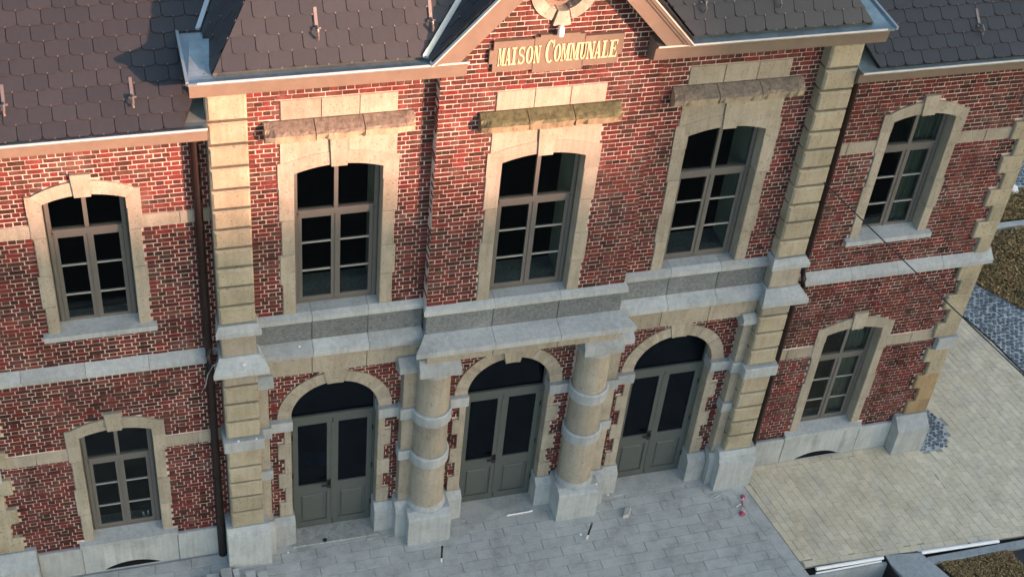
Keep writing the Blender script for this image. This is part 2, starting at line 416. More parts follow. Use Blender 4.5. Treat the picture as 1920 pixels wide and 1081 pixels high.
def window(cx, yf, a, zb, zc, tz, bars, head_drop, inner_d=.55, curtain=False):
    """frame front plane yf; tz = (transom bottom, top); bars = glazing bar heights"""
    W = ob('window', None, HALL); W.location = (cx, yf, zb)
    rect = lambda mb, x0, x1, z0, z1, y0=0., y1=.06: mb.box(cx+x0, cx+x1, yf+y0, yf+y1, z0, z1)
    st = .055
    f = MB(); rect(f, -a, -a+st, zb, zc+.03); rect(f, a-st, a, zb, zc+.03); rect(f, -a+st, a-st, zb, zb+.06); rect(f, -a+st, a-st, zc-.06, zc+.03)
    part('frame', f, 'frame_paint', W)
    f = MB(); rect(f, -a+st, a-st, tz[0], tz[1], -.012, .06); part('transom', f, 'frame_paint', W)
    f = MB(); rect(f, -.028, .028, tz[1], zc-.06, 0, .055); part('mullion', f, 'frame_paint', W)
    for s in (-1, 1):
        l = MB(); o0, o1 = .012, a-st-.004
        X = lambda p, q: sorted((s*p, s*q))
        sw = .052
        x = X(o0, o0+sw); rect(l, x[0], x[1], zb+.062, tz[0]-.004, .008, .052)
        x = X(o1-sw, o1); rect(l, x[0], x[1], zb+.062, tz[0]-.004, .008, .052)
        x = X(o0+sw, o1-sw); rect(l, x[0], x[1], zb+.062, zb+.062+.07, .008, .052); rect(l, x[0], x[1], tz[0]-.05, tz[0]-.004, .008, .052)
        part('casement', l, 'frame_paint', W)
        for bz in bars:
            g = MB(); rect(g, x[0], x[1], bz-.011, bz+.011, .012, .04); part('glazing_bar', g, 'bar_paint', W)
        zl = [zb+.132]+sorted(bars)+[tz[0]-.05]
        for q in range(len(zl)-1):
            g = MB(); rect(g, x[0], x[1], zl[q]+.011*(q > 0), zl[q+1]-.011*(q < len(zl)-2), .026, .032)
            part('pane', g, 'glass', W)
        x = X(.028, a-st); g = MB(); rect(g, x[0], x[1], tz[1], zc-.06, .026, .032); part('pane', g, 'glass', W)
        k = MB(); xx = X(a-.07, a-.055); rect(k, xx[0], xx[1], (tz[0]+tz[1])/2-.008, (tz[0]+tz[1])/2+.008, -.018, -.01); part('screw_cap', k, 'iron', W)
    k = MB(); rect(k, -.011, .011, zb+.07, tz[0]-.01, -.004, .03); part('astragal', k, 'frame_paint', W)
    # inner reveal of the thick wall
    y0, y1 = yf+.07, yf+.07+inner_d
    rv = MB(); 
    for s in (-1, 1):
        xs = sorted((cx+s*(a-.02), cx+s*(a+.10))); rv.box(xs[0], xs[1], y0, y1, zb-.02, zc+.02)
    rv.box(cx-a-.1, cx+a+.1, y0, y1, zc-head_drop, zc+.08)
    part('inner_reveal', rv, 'plaster', W)
    rv = MB(); rv.box(cx-a+.02, cx+a-.02, y0, y1, zb-.02, zb+.02); part('inner_sill', rv, 'frieze_stone', W)
    if curtain:
        m_ = 22; mb = MB(); x0_, x1_ = cx+a*.18, cx+a*.98
        for q in range(m_+1):
            x = x0_+(x1_-x0_)*q/m_; yy = yf+.16+.018*math.sin(q*1.9)+.008*math.sin(q*.7)
            mb.v += [(x, yy, zb+.05), (x, yy, zc), (x, yy+.004, zc), (x, yy+.004, zb+.05)]
        for q in range(m_):
            for r_ in range(4): mb.f.append((q*4+r_, (q+1)*4+r_, (q+1)*4+(r_+1) % 4, q*4+(r_+1) % 4))
        mb.f += [(0, 1, 2, 3), (m_*4+3, m_*4+2, m_*4+1, m_*4)]
        part('curtain', mb, 'net_curtain', W)
    return W

# ---- wings
EXL = {}
def wing(s):
    cx = s*6.087; a = .524; y = WY
    ex, op = [], []
    up = surround(cx, y-.01, a, 5.19, 7.48, 7.585, 7.62, .715, 7.92, 7.80, [5.235, 5.72, 6.28, 6.93, 7.3, 7.62])
    lo = surround(cx, y-.01, a, .76, 3.11, 3.215, 3.27, .715, 3.56, 3.44, [.762, 1.38, 1.98, 2.6, 2.95, 3.27])
    for e, o in (up, lo): ex += e; op += o
    window(cx, y+.17, a-.02, 5.19, 7.62, (6.80, 6.90), [5.74, 6.26], .06, inner_d=.22, curtain=s > 0)
    window(cx, y+.17, a-.02, .74, 3.25, (2.34, 2.44), [1.30, 1.81], .06, inner_d=.22, curtain=s > 0)
    # sills
    part('window_sill', MB().profile([(y-.10, 5.15), (y-.10, 5.24), (y+.18, 5.275), (y+.18, 5.15)], cx-.76, cx+.76), 'bluestone', HALL)
    part('window_sill', MB().profile([(y-.075, .63), (y-.075, .70), (y+.18, .775), (y+.18, .63)], cx-.76, cx+.76), 'bluestone', HALL)
    ex += [rectx(cx-.76, cx+.76, 5.13, 5.27), rectx(cx-.76, cx+.76, .6, .78)]
    # bands
    xo, xi = s*7.72, s*4.50
    for z0_, z1_ in ((6.94, 7.15), (2.64, 2.87)):
        for p, q, js in ((xi, cx-s*.70, (.45,)), (cx+s*.70, xo, (.5,))):
            lo_, hi = sorted((p, q)); jn = [lo_]+[lo_+(hi-lo_)*(k if s > 0 else 1-k) for k in js]+[hi]
            for u in range(len(jn)-1): stone('band_stone', jn[u], jn[u+1], z0_, z1_, y-.012, y+.05)
            ex.append(rectx(lo_, hi, z0_, z1_))
    # string course
    b0, b1 = sorted((s*(4.62 if s < 0 else 4.77), s*8.12)); L_ = b1-b0; nn = 4
    for k in range(nn):
        x0, x1 = b0+L_*k/nn, b0+L_*(k+1)/nn
        end = (k == nn-1 and s > 0) or (k == 0 and s < 0)
        x0e = x0-(.10 if (end and s < 0) else 0)+.003; x1e = x1+(.10 if (end and s > 0) else 0)-.003
        part('string_course_stone', MB().profile([(y-.13, 4.42), (y-.13, 4.50), (y+.02, 4.63), (y+.05, 4.63), (y+.05, 4.42)], x0e, x1e), 'bluestone', HALL)
    ex.append(rectx(-9, 9, 4.42, 4.62))
    # end quoins
    z = .80; k = 0
    edge_ex = []
    while z < 8.4:
        h = .33
        if 4.30 < z < 4.62: z = 4.63; continue
        z1_ = min(z+h, 8.42)
        if z < 4.42 and z1_ > 4.42-.1: z1_ = 4.42
        inner = 7.70 if k % 2 == 0 else 7.86
        if z < 4.0: inner = 7.66 if k % 2 == 0 else 7.80
        mat = 'rusticated' if not (s > 0 and z < 1.75) else 'brown_stone'
        if abs(z-2.45) < .17:
            xs = sorted((s*(inner-.03), s*8.17)); stone('impost_stone', xs[0], xs[1], z, z1_-.06, y-.11, y+.3, 'bluestone'); z1_ -= .06
        else:
            xs = sorted((s*inner, s*8.12)); stone('quoin_stone', xs[0], xs[1], z, z1_, y-.065, y+.3, mat, c=.016)
        xs = sorted((s*inner, s*8.2)); edge_ex.append(rectx(xs[0], xs[1], z-.01, z1_+.01)); z = z1_; k += 1
    ex += edge_ex
    # plinth
    zt = Z0; xs = [4.45, cx*s-.74, cx*s+.74, 7.50]
    for k in range(3):
        l, h = sorted((s*xs[k], s*xs[k+1]))
        if k == 1:
            zc_, hw = .15, .50; rr, cc = circ_from(hw, -.02, zc_)
            # stone with a low arched vent cut out of its foot
            pts = [(l+.003, -.05), (cx-hw, -.05)]+[(x, z_) for x, z_ in [(cx-q, w_) for q, w_ in [(hw-hw*2*n/12, 0) for n in range(13)]]][:0]
            A = [(cx+x, cc+math.sqrt(rr*rr-x*x)) for x in [-hw+2*hw*n/12 for n in range(13)]]
            pts = [(l+.003, -.05), (cx-hw, -.05)]+A+[(cx+hw, -.05), (h-.003, -.05), (h-.003, .628), (l+.003, .628)]
            mb = MB()
            # split in columns so that faces stay convex
            X = [l+.003, cx-hw]+[p[0] for p in A[1:-1]]+[cx+hw, h-.003]
            def zl(x): return cc+math.sqrt(rr*rr-(x-cx)**2) if abs(x-cx) < hw-1e-6 else (-.05)
            for q in range(len(X)-1):
                if q == 0 or q == len(X)-2: mb.prism([(X[q], -.05), (X[q+1], -.05), (X[q+1], .628), (X[q], .628)], y-.055, y+.2)
                else:
                    a_, b_ = max(zl(X[q]), -.02), max(zl(X[q+1]), -.02)
                    mb.prism([(X[q], a_), (X[q+1], b_), (X[q+1], .628), (X[q], .628)], y-.055, y+.2)
            part('plinth_stone', mb, 'bluestone', HALL)
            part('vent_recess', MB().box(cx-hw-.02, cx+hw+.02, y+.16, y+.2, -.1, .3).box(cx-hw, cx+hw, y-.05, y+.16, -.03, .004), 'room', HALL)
            part('vent_sill', MB().profile([(y-.058, -.06), (y-.058, .006), (y-.045, .010), (y-.045, -.06)], cx-hw, cx+hw), 'bluestone', HALL)
        else:
            stone('plinth_stone', l, h, -.05, zt+.006, y-.055, y+.2, 'bluestone', c=.012)
    l, h = sorted((s*7.50, s*8.13))
    part('plinth_stone', MB().profile([(y-.30, -.05), (y-.30, .60), (y-.08, .80), (y+.3, .80), (y+.3, -.05)], l, h), 'bluestone', HALL)
    ex.append(rectx(l, h, -.1, .80))
    lo_, hi = sorted((s*4.40, s*8.1))
    Wl = backing('wall', lo_, hi, .55, 8.6, y+.010, y+.16, op)
    Wl2 = backing('wall', lo_, hi, -.1, .55, y+.21, y+.24, [])
    brick_field(Wl, lo_, hi, Z0, 8.52, ex, fl(y), phase=.07*s)
    # side (end) wall of the wing
    sx = s*8.1
    sw = part('side_wall', MB().box(min(sx, sx-s*.2), max(sx, sx-s*.2), y+.30, 9.5, -.1, 8.6), 'mortar', HALL)
    to = (lambda S: (lambda q, d, z: (S*8.112-S*d, q, z)))(s)
    brick_field(sw, .45, 9.4, Z0, 8.5, [], to, phase=.0)
    return
wing(-1); wing(1)

# ---- pavilion upper storey
def upper_bay(cx, y0, moss):
    a = .6
    e, o = surround(cx, y0, a, 5.16, 7.67, 7.775, 7.85, .815, 8.24, 7.985, [5.18, 5.74, 6.27, 6.88, 7.45, 7.85], spand=(.775, 8.26))
    window(cx, y0+.185, a-.015, 5.155, 7.80, (6.79, 6.885), [5.78, 6.29], .10)
    # drip hood in three stones
    mat = 'mossy_stone' if moss else 'hood_stone'
    xs = [-.985, -.34, .30, .985]
    for k in range(3):
        j = random.uniform(-.012, .012)
        rg = random.Random(int(cx*10)+k*7+3); xa_, xb_ = cx+xs[k]+.006, cx+xs[k+1]-.006
        m_ = 16; mb = MB(); w1 = rg.uniform(0, 9)
        ws = [0]*9
        for q in range(m_+1):
            x = xa_+(xb_-xa_)*q/m_
            ws = [w_*.6+rg.uniform(-.005, .005) for w_ in ws]
            edge_ = .0
            if (k == 0 and q < 3) or (k == 2 and q > m_-3): edge_ = .018*(3-min(q, m_-q))
            chip = .035 if rg.random() < .09 else 0
            P_ = [(-.02, 8.25), (-.08+ws[0], 8.262+ws[1]*.5), (-.15+ws[2], 8.30+ws[3]), (-.212+ws[4]+edge_+chip, 8.325+ws[5]+edge_*.6+chip*.5), (-.225+ws[4]+edge_, 8.43+ws[6]-edge_*.6), (-.195+ws[6]+edge_, 8.462+ws[7]*.5-edge_*.7), (-.12, 8.50+ws[8]*.5-edge_*.5), (-.03, 8.537), (.05, 8.535), (.05, 8.25)]
            mb.v += [(x, y0+a_+j*.5, b_) for a_, b_ in P_]
        np_ = 10; mb.f.append(tuple(range(np_))); mb.f.append(tuple(m_*np_+q for q in range(np_-1, -1, -1)))
        for q in range(m_):
            for r_ in range(np_):
                r2 = (r_+1) % np_; mb.f.append((q*np_+r_, (q+1)*np_+r_, (q+1)*np_+r2, q*np_+r2))
        part('hood_stone', mb, mat, HALL)
    xs = [-.765, -.24, .26, .765]
    for k in range(3): stone('lintel_stone', cx+xs[k], cx+xs[k+1], 8.535, 8.835, y0-.014, y0+.1, 'limestone')
    e += [rectx(cx-.90, cx+.90, 8.28, 8.52), rectx(cx-.76, cx+.76, 8.50, 8.83)]
    return e, o
exL, opL = upper_bay(-2.794, 0, False); exR, opR = upper_bay(2.794, 0, False); exC, opC = upper_bay(0, CY, True)
for s, e, o in ((-1, exL, opL), (1, exR, opR)):
    l, h = sorted((s*1.45, s*4.02))
    Wl = backing('wall', l, h, 5.0, 9.3, .010, .17, o)
    brick_field(Wl, l, h, 5.17, 9.25, e, fl(0), phase=.03)
def ocu_lim(z): 
    e = 1.62-max(0, (z-9.55))/1.108
    return (-e, e)
Wc = backing('wall', -1.53, 1.53, 5.0, 11.2, CY+.010, CY+.21, opC+[circx(0, 10.29, .29)], z_lim=lambda z: (max(-1.53, ocu_lim(z)[0]), min(1.53, ocu_lim(z)[1])))
brick_field(Wc, -1.53, 1.53, 5.17, 11.1, exC+[circx(0, 10.29, .43), rectx(-.10, .10, 9.77, 9.9)], fl(CY), phase=.0, z_lim=ocu_lim)
for s in (-1, 1):
    to = (lambda S: (lambda q, d, z: (S*1.53-S*d+S*.0, q, z)))(s)
    brick_field(Wc, CY, .005, 5.17, 9.3, [], to, phase=.01)

# corner piers of the pavilion, rusticated
QZ = [5.28, 5.63, 5.98, 6.325, 6.665, 7.00, 7.335, 7.66, 8.02, 8.37, 8.73, 9.16]
for s in (-1, 1):
    l, h = sorted((s*3.995, s*4.495))
    for k in range(len(QZ)-1):
        part('quoin_stone', MB().cbox(l, h, -.215, .12, QZ[k]+.020, QZ[k+1]-.020, .028, .005), 'rusticated', HALL)
    part('pier_core', MB().box(l+.03, h-.03, -.12, .3, 4.4, 9.3), 'joint_dark', HALL)
    # block between the two ledges
    stone('pier_block', l, h, 4.68, 5.13, -.215, .12, 'limestone', c=.012)
    LQ = [2.95, 3.31, 3.68, 4.05, 4.44]
    for k in range(4): part('quoin_stone', MB().cbox(l, h, -.215, .2, LQ[k]+.020, LQ[k+1]-.020, .026, .005), 'rusticated' if k < 3 else 'limestone', HALL)
    LQ = [.87, 1.24, 1.59, 1.94, 2.29, 2.72]
    for k in range(5): part('quoin_stone', MB().cbox(l, h, -.215, .2, LQ[k]+.020, LQ[k+1]-.020, .026, .005), 'rusticated', HALL)
    part('pier_core', MB().box(l+.03, h-.03, -.12, .3, 0, 4.4), 'joint_dark', HALL)
    stone('pier_ring', l-.055, h+.055, 2.72, 2.95, -.285, .13, 'bluestone', c=.012)
    # base
    o1, o2 = sorted((s*3.90, s*4.585))
    part('pier_base', MB().profile([(-.335, -.05), (-.335, .70), (-.285, .73), (-.285, .80), (-.22, .89), (.3, .89), (.3, -.05)], o1, o2), 'bluestone', HALL)
    # inner strip pilaster next to the pier
    p1, p2 = sorted((s*3.835, s*4.0))
    for a_, b_ in ((.74, 1.77), (1.98, 2.71), (2.94, 3.80)): stone('pilaster_stone', p1, p2, a_, b_, -.055, .15, 'limestone')
    q1, q2 = sorted((s*3.80, s*4.0))
    stone('pilaster_ring', q1, q2, 2.71, 2.94, -.09, .15, 'bluestone'); stone('pilaster_ring', q1, q2, 1.77, 1.98, -.09, .15, 'bluestone')
    part('pilaster_base', MB().profile([(-.16, -.05), (-.16, .60), (-.07, .73), (.15, .73), (.15, -.05)], q1, q2), 'bluestone', HALL)
    q1, q2 = sorted((s*3.76, s*4.0))
    part('pilaster_capital', MB().profile([(-.07, 3.80), (-.10, 3.86), (-.16, 3.87), (-.16, 3.97), (-.06, 4.03), (.15, 4.03), (.15, 3.80)], q1, q2), 'bluestone', HALL)

# ---- the belt between the storeys
def belt(x0, x1, yw, nst, arch_z, arch_y, cf, cz=4.44, ctop=4.60, mL=0, mR=0, kind=''):
    d = x1-x0
    for k in range(nst):
        a_, b_ = x0+d*k/nst, x0+d*(k+1)/nst
        l = mL if k == 0 else 0; r_ = mR if k == nst-1 else 0
        a1, b1 = a_+.003, b_-.003
        part('cornice_stone', MB().profile([(cf+.03, cz-.025), (cf, cz), (cf, cz+.10), (yw-.015, ctop+.03), (yw+.08, ctop+.03), (yw+.08, cz-.025)], a1, b1, l, r_, yw), 'bluestone', HALL)
        part('ledge_stone', MB().profile([(yw-.085, 5.05), (yw-.085, 5.135), (yw+.0, 5.175), (yw+.19, 5.18), (yw+.19, 5.05)], a1, b1, l, r_, yw), 'bluestone', HALL)
        stone('frieze_stone', a_, b_, ctop+.03, 5.05, yw-.02, yw+.12, 'frieze_stone')
        stone('architrave_stone', a_, b_, arch_z, 4.44-.027, arch_y, WY+.1, 'limestone')
for s in (-1, 1):
    l, h = sorted((s*1.53, s*3.995)); belt(l, h, .0, 3, 3.94, -.02, -.19)
belt(-1.53, 1.53, CY, 3, 4.19, -.40, -.52, mL=.6, mR=.6)
part('architrave_return', MB().box(-1.52, 1.52, -.39, .2, 3.96, 4.19), 'limestone', HALL) if False else None
for s in (-1, 1):
    l, h = sorted((s*3.995, s*4.495))
    part('pier_cornice', MB().profile([(-.41, 4.44), (-.43, 4.47), (-.43, 4.55), (-.23, 4.68), (.12, 4.68), (.12, 4.44)], l-.03, h+.03, .55, .55, -.215), 'bluestone', HALL)
    part('pier_ledge', MB().profile([(-.30, 5.12), (-.30, 5.20), (-.22, 5.28), (.12, 5.28), (.12, 5.12)], l-.02, h+.02, .6, .6, -.215), 'bluestone', HALL)

for x, y, z, r_ in ((-4.20, -.34, 4.62, .035), (-3.37, -.10, 4.60, .022), (-4.33, -.262, 2.953, .02), (-4.06, -.262, 2.953, .018), (1.62, -.34, .71, .018), (2.02, -.06, .013, .018)):
    part('bird_dropping', MB().lathe(x, y, [(.001, z), (r_, z+.004), (r_*.6, z+.010), (.001, z+.012)], 9), 'white_plastic', HALL)

# ---- ground floor entrance wall
DOORX = (-2.80, 0, 2.80)
ex, op = [], []
SPR, RI, RO = 2.90, .685, .895
for i, cx in enumerate(DOORX):
    y = WY
    # voussoirs
    gaps = [0, 36, 62, 79, 101, 118, 144, 180]
    for k in range(len(gaps)-1):
        a0, a1 = R(gaps[k]+.45), R(gaps[k+1]-.45); key = (k == 3)
        n = 6; ro = RO; ri = RI
        if key:
            ro = RO+.04; ri = RI-(.05 if i == 1 else .015)
        pts = [(cx+ri*math.cos(a0+(a1-a0)*q/n), SPR+ri*math.sin(a0+(a1-a0)*q/n)) for q in range(n+1)]
        pts2 = [(cx+ro*math.cos(a1+(a0-a1)*q/n), SPR+ro*math.sin(a1+(a0-a1)*q/n)) for q in range(n+1)]
        if key and i != 1: pts2 = [(cx-.21, 3.96), (cx+.21, 3.96)]; 
        if key and i != 1: poly = pts[::-1]+[(cx+.21, 3.955), (cx-.21, 3.955)][::1]
        mb = MB()
        if key and i != 1:
            for q in range(n):
                xa, xb = pts[q], pts[q+1]; ta, tb = cx+.21-.42*q/n, cx+.21-.42*(q+1)/n
                mb.prism([xb, xa, (ta, 3.955), (tb, 3.955)], y-.035, y+.20)
        else:
            for q in range(n):
                A, B, C_, D_ = pts[q], pts[q+1], pts2[n-q-1], pts2[n-q]
                mb.prism([B, A, D_, C_], y-(.075 if key else .02), y+.20)
        me = part('keystone' if key else 'voussoir', mb, 'limestone', HALL)
    mb = MB()
    for q in range(24):
        A, B = math.pi*q/24, math.pi*(q+1)/24
        mb.prism([(cx+(RI+.006)*math.cos(B), SPR+(RI+.006)*math.sin(B)), (cx+(RI+.006)*math.cos(A), SPR+(RI+.006)*math.sin(A)), (cx+(RO-.006)*math.cos(A), SPR+(RO-.006)*math.sin(A)), (cx+(RO-.006)*math.cos(B), SPR+(RO-.006)*math.sin(B))], y-.012, y+.19)
    part('arch_mortar', mb, 'mortar', HALL)
    ex.append(circx(cx, SPR, RO-.015, SPR)); ex.append(rectx(cx-.70, cx+.70, 0, SPR)); op.append(circx(cx, SPR, RI+.01, SPR)); op.append(rectx(cx-RI-.01, cx+RI+.01, -1, SPR))
    if i != 1: ex.append(rectx(cx-.21, cx+.21, 3.7, 4.0))
    for s in (-1, 1):
        # impost, toothed jambs, base
        l, h = sorted((cx+s*.665, cx+s*(1.045 if i == 1 or s*(-1 if i == 0 else 1) < 0 else 1.04)))
        stone('impost_stone', l, h, 2.69, 2.90, y-.10, y+.20, 'bluestone', c=.012)
        zz = .62; k = 0
        while zz < 2.68:
            z1_ = min(zz+.345, 2.69); wo = .90 if k % 2 == 0 else .80
            l, h = sorted((cx+s*RI, cx+s*wo)); stone('jamb_stone', l, h, zz, z1_, y-.03, y+.20)
            ex.append(rectx(*sorted((cx+s*RI, cx+s*(wo-.005))), zz, z1_)); zz = z1_; k += 1
        l, h = sorted((cx+s*(RI-.03), cx+s*.99))
        part('jamb_base', MB().profile([(y-.14, -.05), (y-.14, .50), (y-.04, .62), (y+.20, .62), (y+.20, -.05)], l, h), 'bluestone', HALL)
        ex.append(rectx(l, h, -.1, .62))
ex.append(rectx(-9, 9, 2.69, 2.90))
for s in (-1, 1):      # strips beside the columns
    p1, p2 = sorted((s*1.42, s*1.775))
    for a_, b_ in ((.74, 1.77), (1.98, 2.71), (2.94, 3.80)): stone('pilaster_stone', p1, p2, a_, b_, -.055, .2, 'limestone')
    q1, q2 = sorted((s*1.42, s*1.81))
    stone('pilaster_ring', q1, q2, 2.71, 2.94, -.09, .2, 'bluestone'); stone('pilaster_ring', q1, q2, 1.77, 1.98, -.09, .2, 'bluestone')
    part('pilaster_base', MB().profile([(-.22, -.05), (-.22, .60), (-.07, .74), (.2, .74), (.2, -.05)], *sorted((s*1.40, s*1.83))), 'bluestone', HALL)
    part('pilaster_capital', MB().profile([(-.07, 3.78), (-.10, 3.84), (-.22, 3.86), (-.22, 3.98), (-.06, 4.06), (.2, 4.06), (.2, 3.78)], *sorted((s*1.42, s*1.88))), 'bluestone', HALL)
    ex.append(rectx(*sorted((s*1.05, s*1.775)), 0, 4.1)); ex.append(rectx(*sorted((s*3.84, s*4.1)), 0, 4.5))
    # column
    cx, cy = s*1.30, -.05
    Cn = ob('column', None, HALL); Cn.location = (cx, cy, 0)
    hw = .36
    mb = MB(); yf = -.44
    mb.profile([(yf, -.05), (yf, .62), (yf+.03, .65), (yf+.13, .70), (.2, .70), (.2, -.05)], cx-hw, cx+hw); part('plinth', mb, 'bluestone', Cn)
    part('base_ring', MB().lathe(cx, cy, [(.325, .69), (.335, .72), (.325, .75), (.30, .77), (.29, .79)], 48), 'bluestone', Cn, smooth=True)
    for a_, b_, r0, r1 in ((.785, 1.77, .288, .282), (1.98, 2.72, .280, .274), (2.94, 3.74, .272, .262)):
        part('shaft_drum', MB().lathe(cx, cy, [(r0, a_), (r1, b_)], 56), 'limestone', Cn, smooth=True)
    for a_, b_ in ((1.77, 1.98), (2.72, 2.94)):
        part('shaft_ring', MB().lathe(cx, cy, [(.30, a_), (.325, a_+.012), (.325, b_-.02), (.30, b_)], 56), 'bluestone', Cn, smooth=True)
    part('capital_neck', MB().lathe(cx, cy, [(.262, 3.735), (.285, 3.75), (.285, 3.79), (.27, 3.80), (.27, 3.86), (.31, 3.92)], 48), 'bluestone', Cn, smooth=True)
    part('capital', MB().profile([(-.38, 3.90), (-.435, 3.925), (-.435, 4.07), (-.36, 4.13), (-.30, 4.185), (.2, 4.185), (.2, 3.90)], cx-.29, cx+.29, .1, .1, -.1), 'bluestone', Cn)
Wl = backing('wall', -4.0, 4.0, -.05, 5.06, WY+.010, WY+.17, op)
brick_field(Wl, -4.0, 4.0, .62, 4.19, ex, fl(WY), phase=.02)
part('soffit', MB().box(-1.52, 1.52, -.36, WY, 4.40, 4.435), 'limestone', HALL)

# ---- doors
for i, cx in enumerate(DOORX):
    yf = .285; D = ob('door', None, HALL); D.location = (cx, yf, 0)
    bx = lambda mb, x0, x1, z0, z1, a_=0., b_=.06: mb.box(cx+x0, cx+x1, yf+a_, yf+b_, z0, z1)
    f = MB(); bx(f, -.70, -.645, 0, 3.6); bx(f, .645, .70, 0, 3.6); bx(f, -.645, .645, 2.60, 2.70, -.01, .06); part('frame', f, 'door_paint', D)
    g = MB(); bx(g, -.645, .645, 2.70, 3.62, .03, .04); part('fanlight', g, 'door_glass', D)
    for s in (-1, 1):
        X = lambda p, q: sorted((s*p, s*q)); l = MB()
        i0, i1, sw = .006, .64, .085
        x = X(i0, i0+sw); bx(l, x[0], x[1], .01, 2.595, .0, .05)
        x = X(i1-sw, i1); bx(l, x[0], x[1], .01, 2.595, .0, .05)
        x = X(i0+sw, i1-sw)
        for z0_, z1_ in ((.01, .16), (.85, 1.07), (2.50, 2.595)): bx(l, x[0], x[1], z0_, z1_, .0, .05)
        part('leaf', l, 'door_paint', D)
        g = MB(); bx(g, x[0], x[1], 1.07, 2.50, .025, .035); part('glass_panel', g, 'door_glass', D)
        g = MB(); bx(g, x[0], x[1], .16, .85, .022, .04); part('lower_panel', g, 'door_paint', D)
        g = MB(); g.cbox(cx+x[0]+.05, cx+x[1]-.05, yf+.004, yf+.023, .21, .80, .014); part('raised_field', g, 'door_paint', D)
        for hz in (.45, 1.35, 2.25):
            h = MB(); xx = X(.632, .652); h.tube([(cx+(xx[0]+xx[1])/2, yf-.012, hz-.05), (cx+(xx[0]+xx[1])/2, yf-.012, hz+.05)], .011, 8); part('hinge', h, 'iron', D)
    h = MB(); bx(h, -.02, .02, .16, 2.5, -.008, .0) ; part('cover_strip', h, 'door_paint', D)
    h = MB(); bx(h, -.085, -.025, .94, 1.14, -.014, .0); h.tube([(cx-.055, yf-.01, 1.07), (cx-.055, yf-.065, 1.07), (cx-.19, yf-.065, 1.07)], .018, 8); part('handle', h, 'iron', D)
    if i == 0: stone('door_sill', cx-.72, cx+.72, -.06, .016, -.10, .30, 'rough_mortar')
    else: stone('door_sill', cx-.72, cx+.72, -.06, .006, -.10, .30, 'slab', c=.004)

# ---- interiors
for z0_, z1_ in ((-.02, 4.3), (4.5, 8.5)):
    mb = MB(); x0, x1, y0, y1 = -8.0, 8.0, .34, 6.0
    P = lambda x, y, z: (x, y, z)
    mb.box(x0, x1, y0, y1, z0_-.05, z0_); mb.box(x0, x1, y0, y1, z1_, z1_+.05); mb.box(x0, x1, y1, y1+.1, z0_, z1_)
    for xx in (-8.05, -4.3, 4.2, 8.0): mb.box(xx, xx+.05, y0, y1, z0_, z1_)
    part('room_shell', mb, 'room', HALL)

# ---- eaves
def eaves(x0, x1, yw, zf0, zlip, ylip, endL=0, endR=0, g0=None, g1=None):
    """fascia board, crown and zinc gutter along x"""
    part('fascia', MB().profile([(yw-.02, zf0-.10), (ylip+.20, zf0-.05), (ylip+.17, zf0), (ylip+.10, zf0+.02), (ylip+.08, zlip-.07), (ylip+.03, zlip-.02), (ylip+.03, zlip-.012), (yw+.06, zlip-.012), (yw+.06, zf0-.10)], x0, x1, endL, endR), 'fascia_paint', HALL)
    part('gutter', MB().profile([(ylip, zlip-.03), (ylip, zlip+.008), (ylip+.022, zlip+.008), (ylip+.03, zlip-.008), (ylip+.18, zlip-.008), (yw+.3, zlip+.10), (yw+.3, zlip-.018), (ylip+.02, zlip-.022)], x0 if g0 is None else g0, x1 if g1 is None else g1, endL*.7, endR*.7), 'zinc', HALL)
    for a_, b_ in ((x0, g0), (g1, x1)):
        if a_ is not None and b_ is not None: part('cornice_cover', MB().box(a_, b_, ylip+.035, yw-.2, zlip-.01, zlip+.006), 'fascia_paint', HALL)
    part('gutter_lip', MB().profile([(ylip-.004, zlip-.010), (ylip-.004, zlip+.012), (ylip+.010, zlip+.012), (ylip+.010, zlip+.0085), (ylip-.0005, zlip+.0085), (ylip-.0005, zlip-.010)], x0, x1, endL*.7, endR*.7), 'fascia_white', HALL)
eaves(-8.5, -4.50, WY, 8.48, 8.74, -.34)
eaves(4.50, 8.5, WY, 8.48, 8.72, -.36)
eaves(-4.60, -1.26, 0, 9.25, 9.53, -.52, endL=.2, g1=-1.68)
eaves(1.26, 4.56, 0, 9.25, 9.53, -.52, endR=.2, g0=1.68)
for s in (-1, 1):     # return of cornice and gutter along the pavilion side
    l = s*4.73
    a_, b_ = sorted((s*4.50, s*4.66))
    part('fascia_return', MB().box(a_, b_, -.40, .85, 9.27, 9.49), 'fascia_paint', HALL)
    a_, b_ = sorted((s*4.38, s*4.735))
    part('gutter_return', MB().box(a_, b_, -.46, 1.0, 9.495, 9.515), 'zinc_new' if s < 0 else 'zinc', HALL)
    a_, b_ = sorted((s*4.70, s*4.735)); part('gutter_edge', MB().box(a_, b_, -.50, 1.0, 9.5, 9.55), 'zinc_new', HALL)
    if s < 0:
        for q, (u, v) in enumerate(((-4.56, .28), (-4.55, -.02), (-4.50, -.30))):
            mb = MB(); mb.lathe(u, v, [(.001, 9.516), (.035, 9.518), (.02, 9.526), (.001, 9.53)], 8); part('leaf_litter', mb, 'soil', HALL)
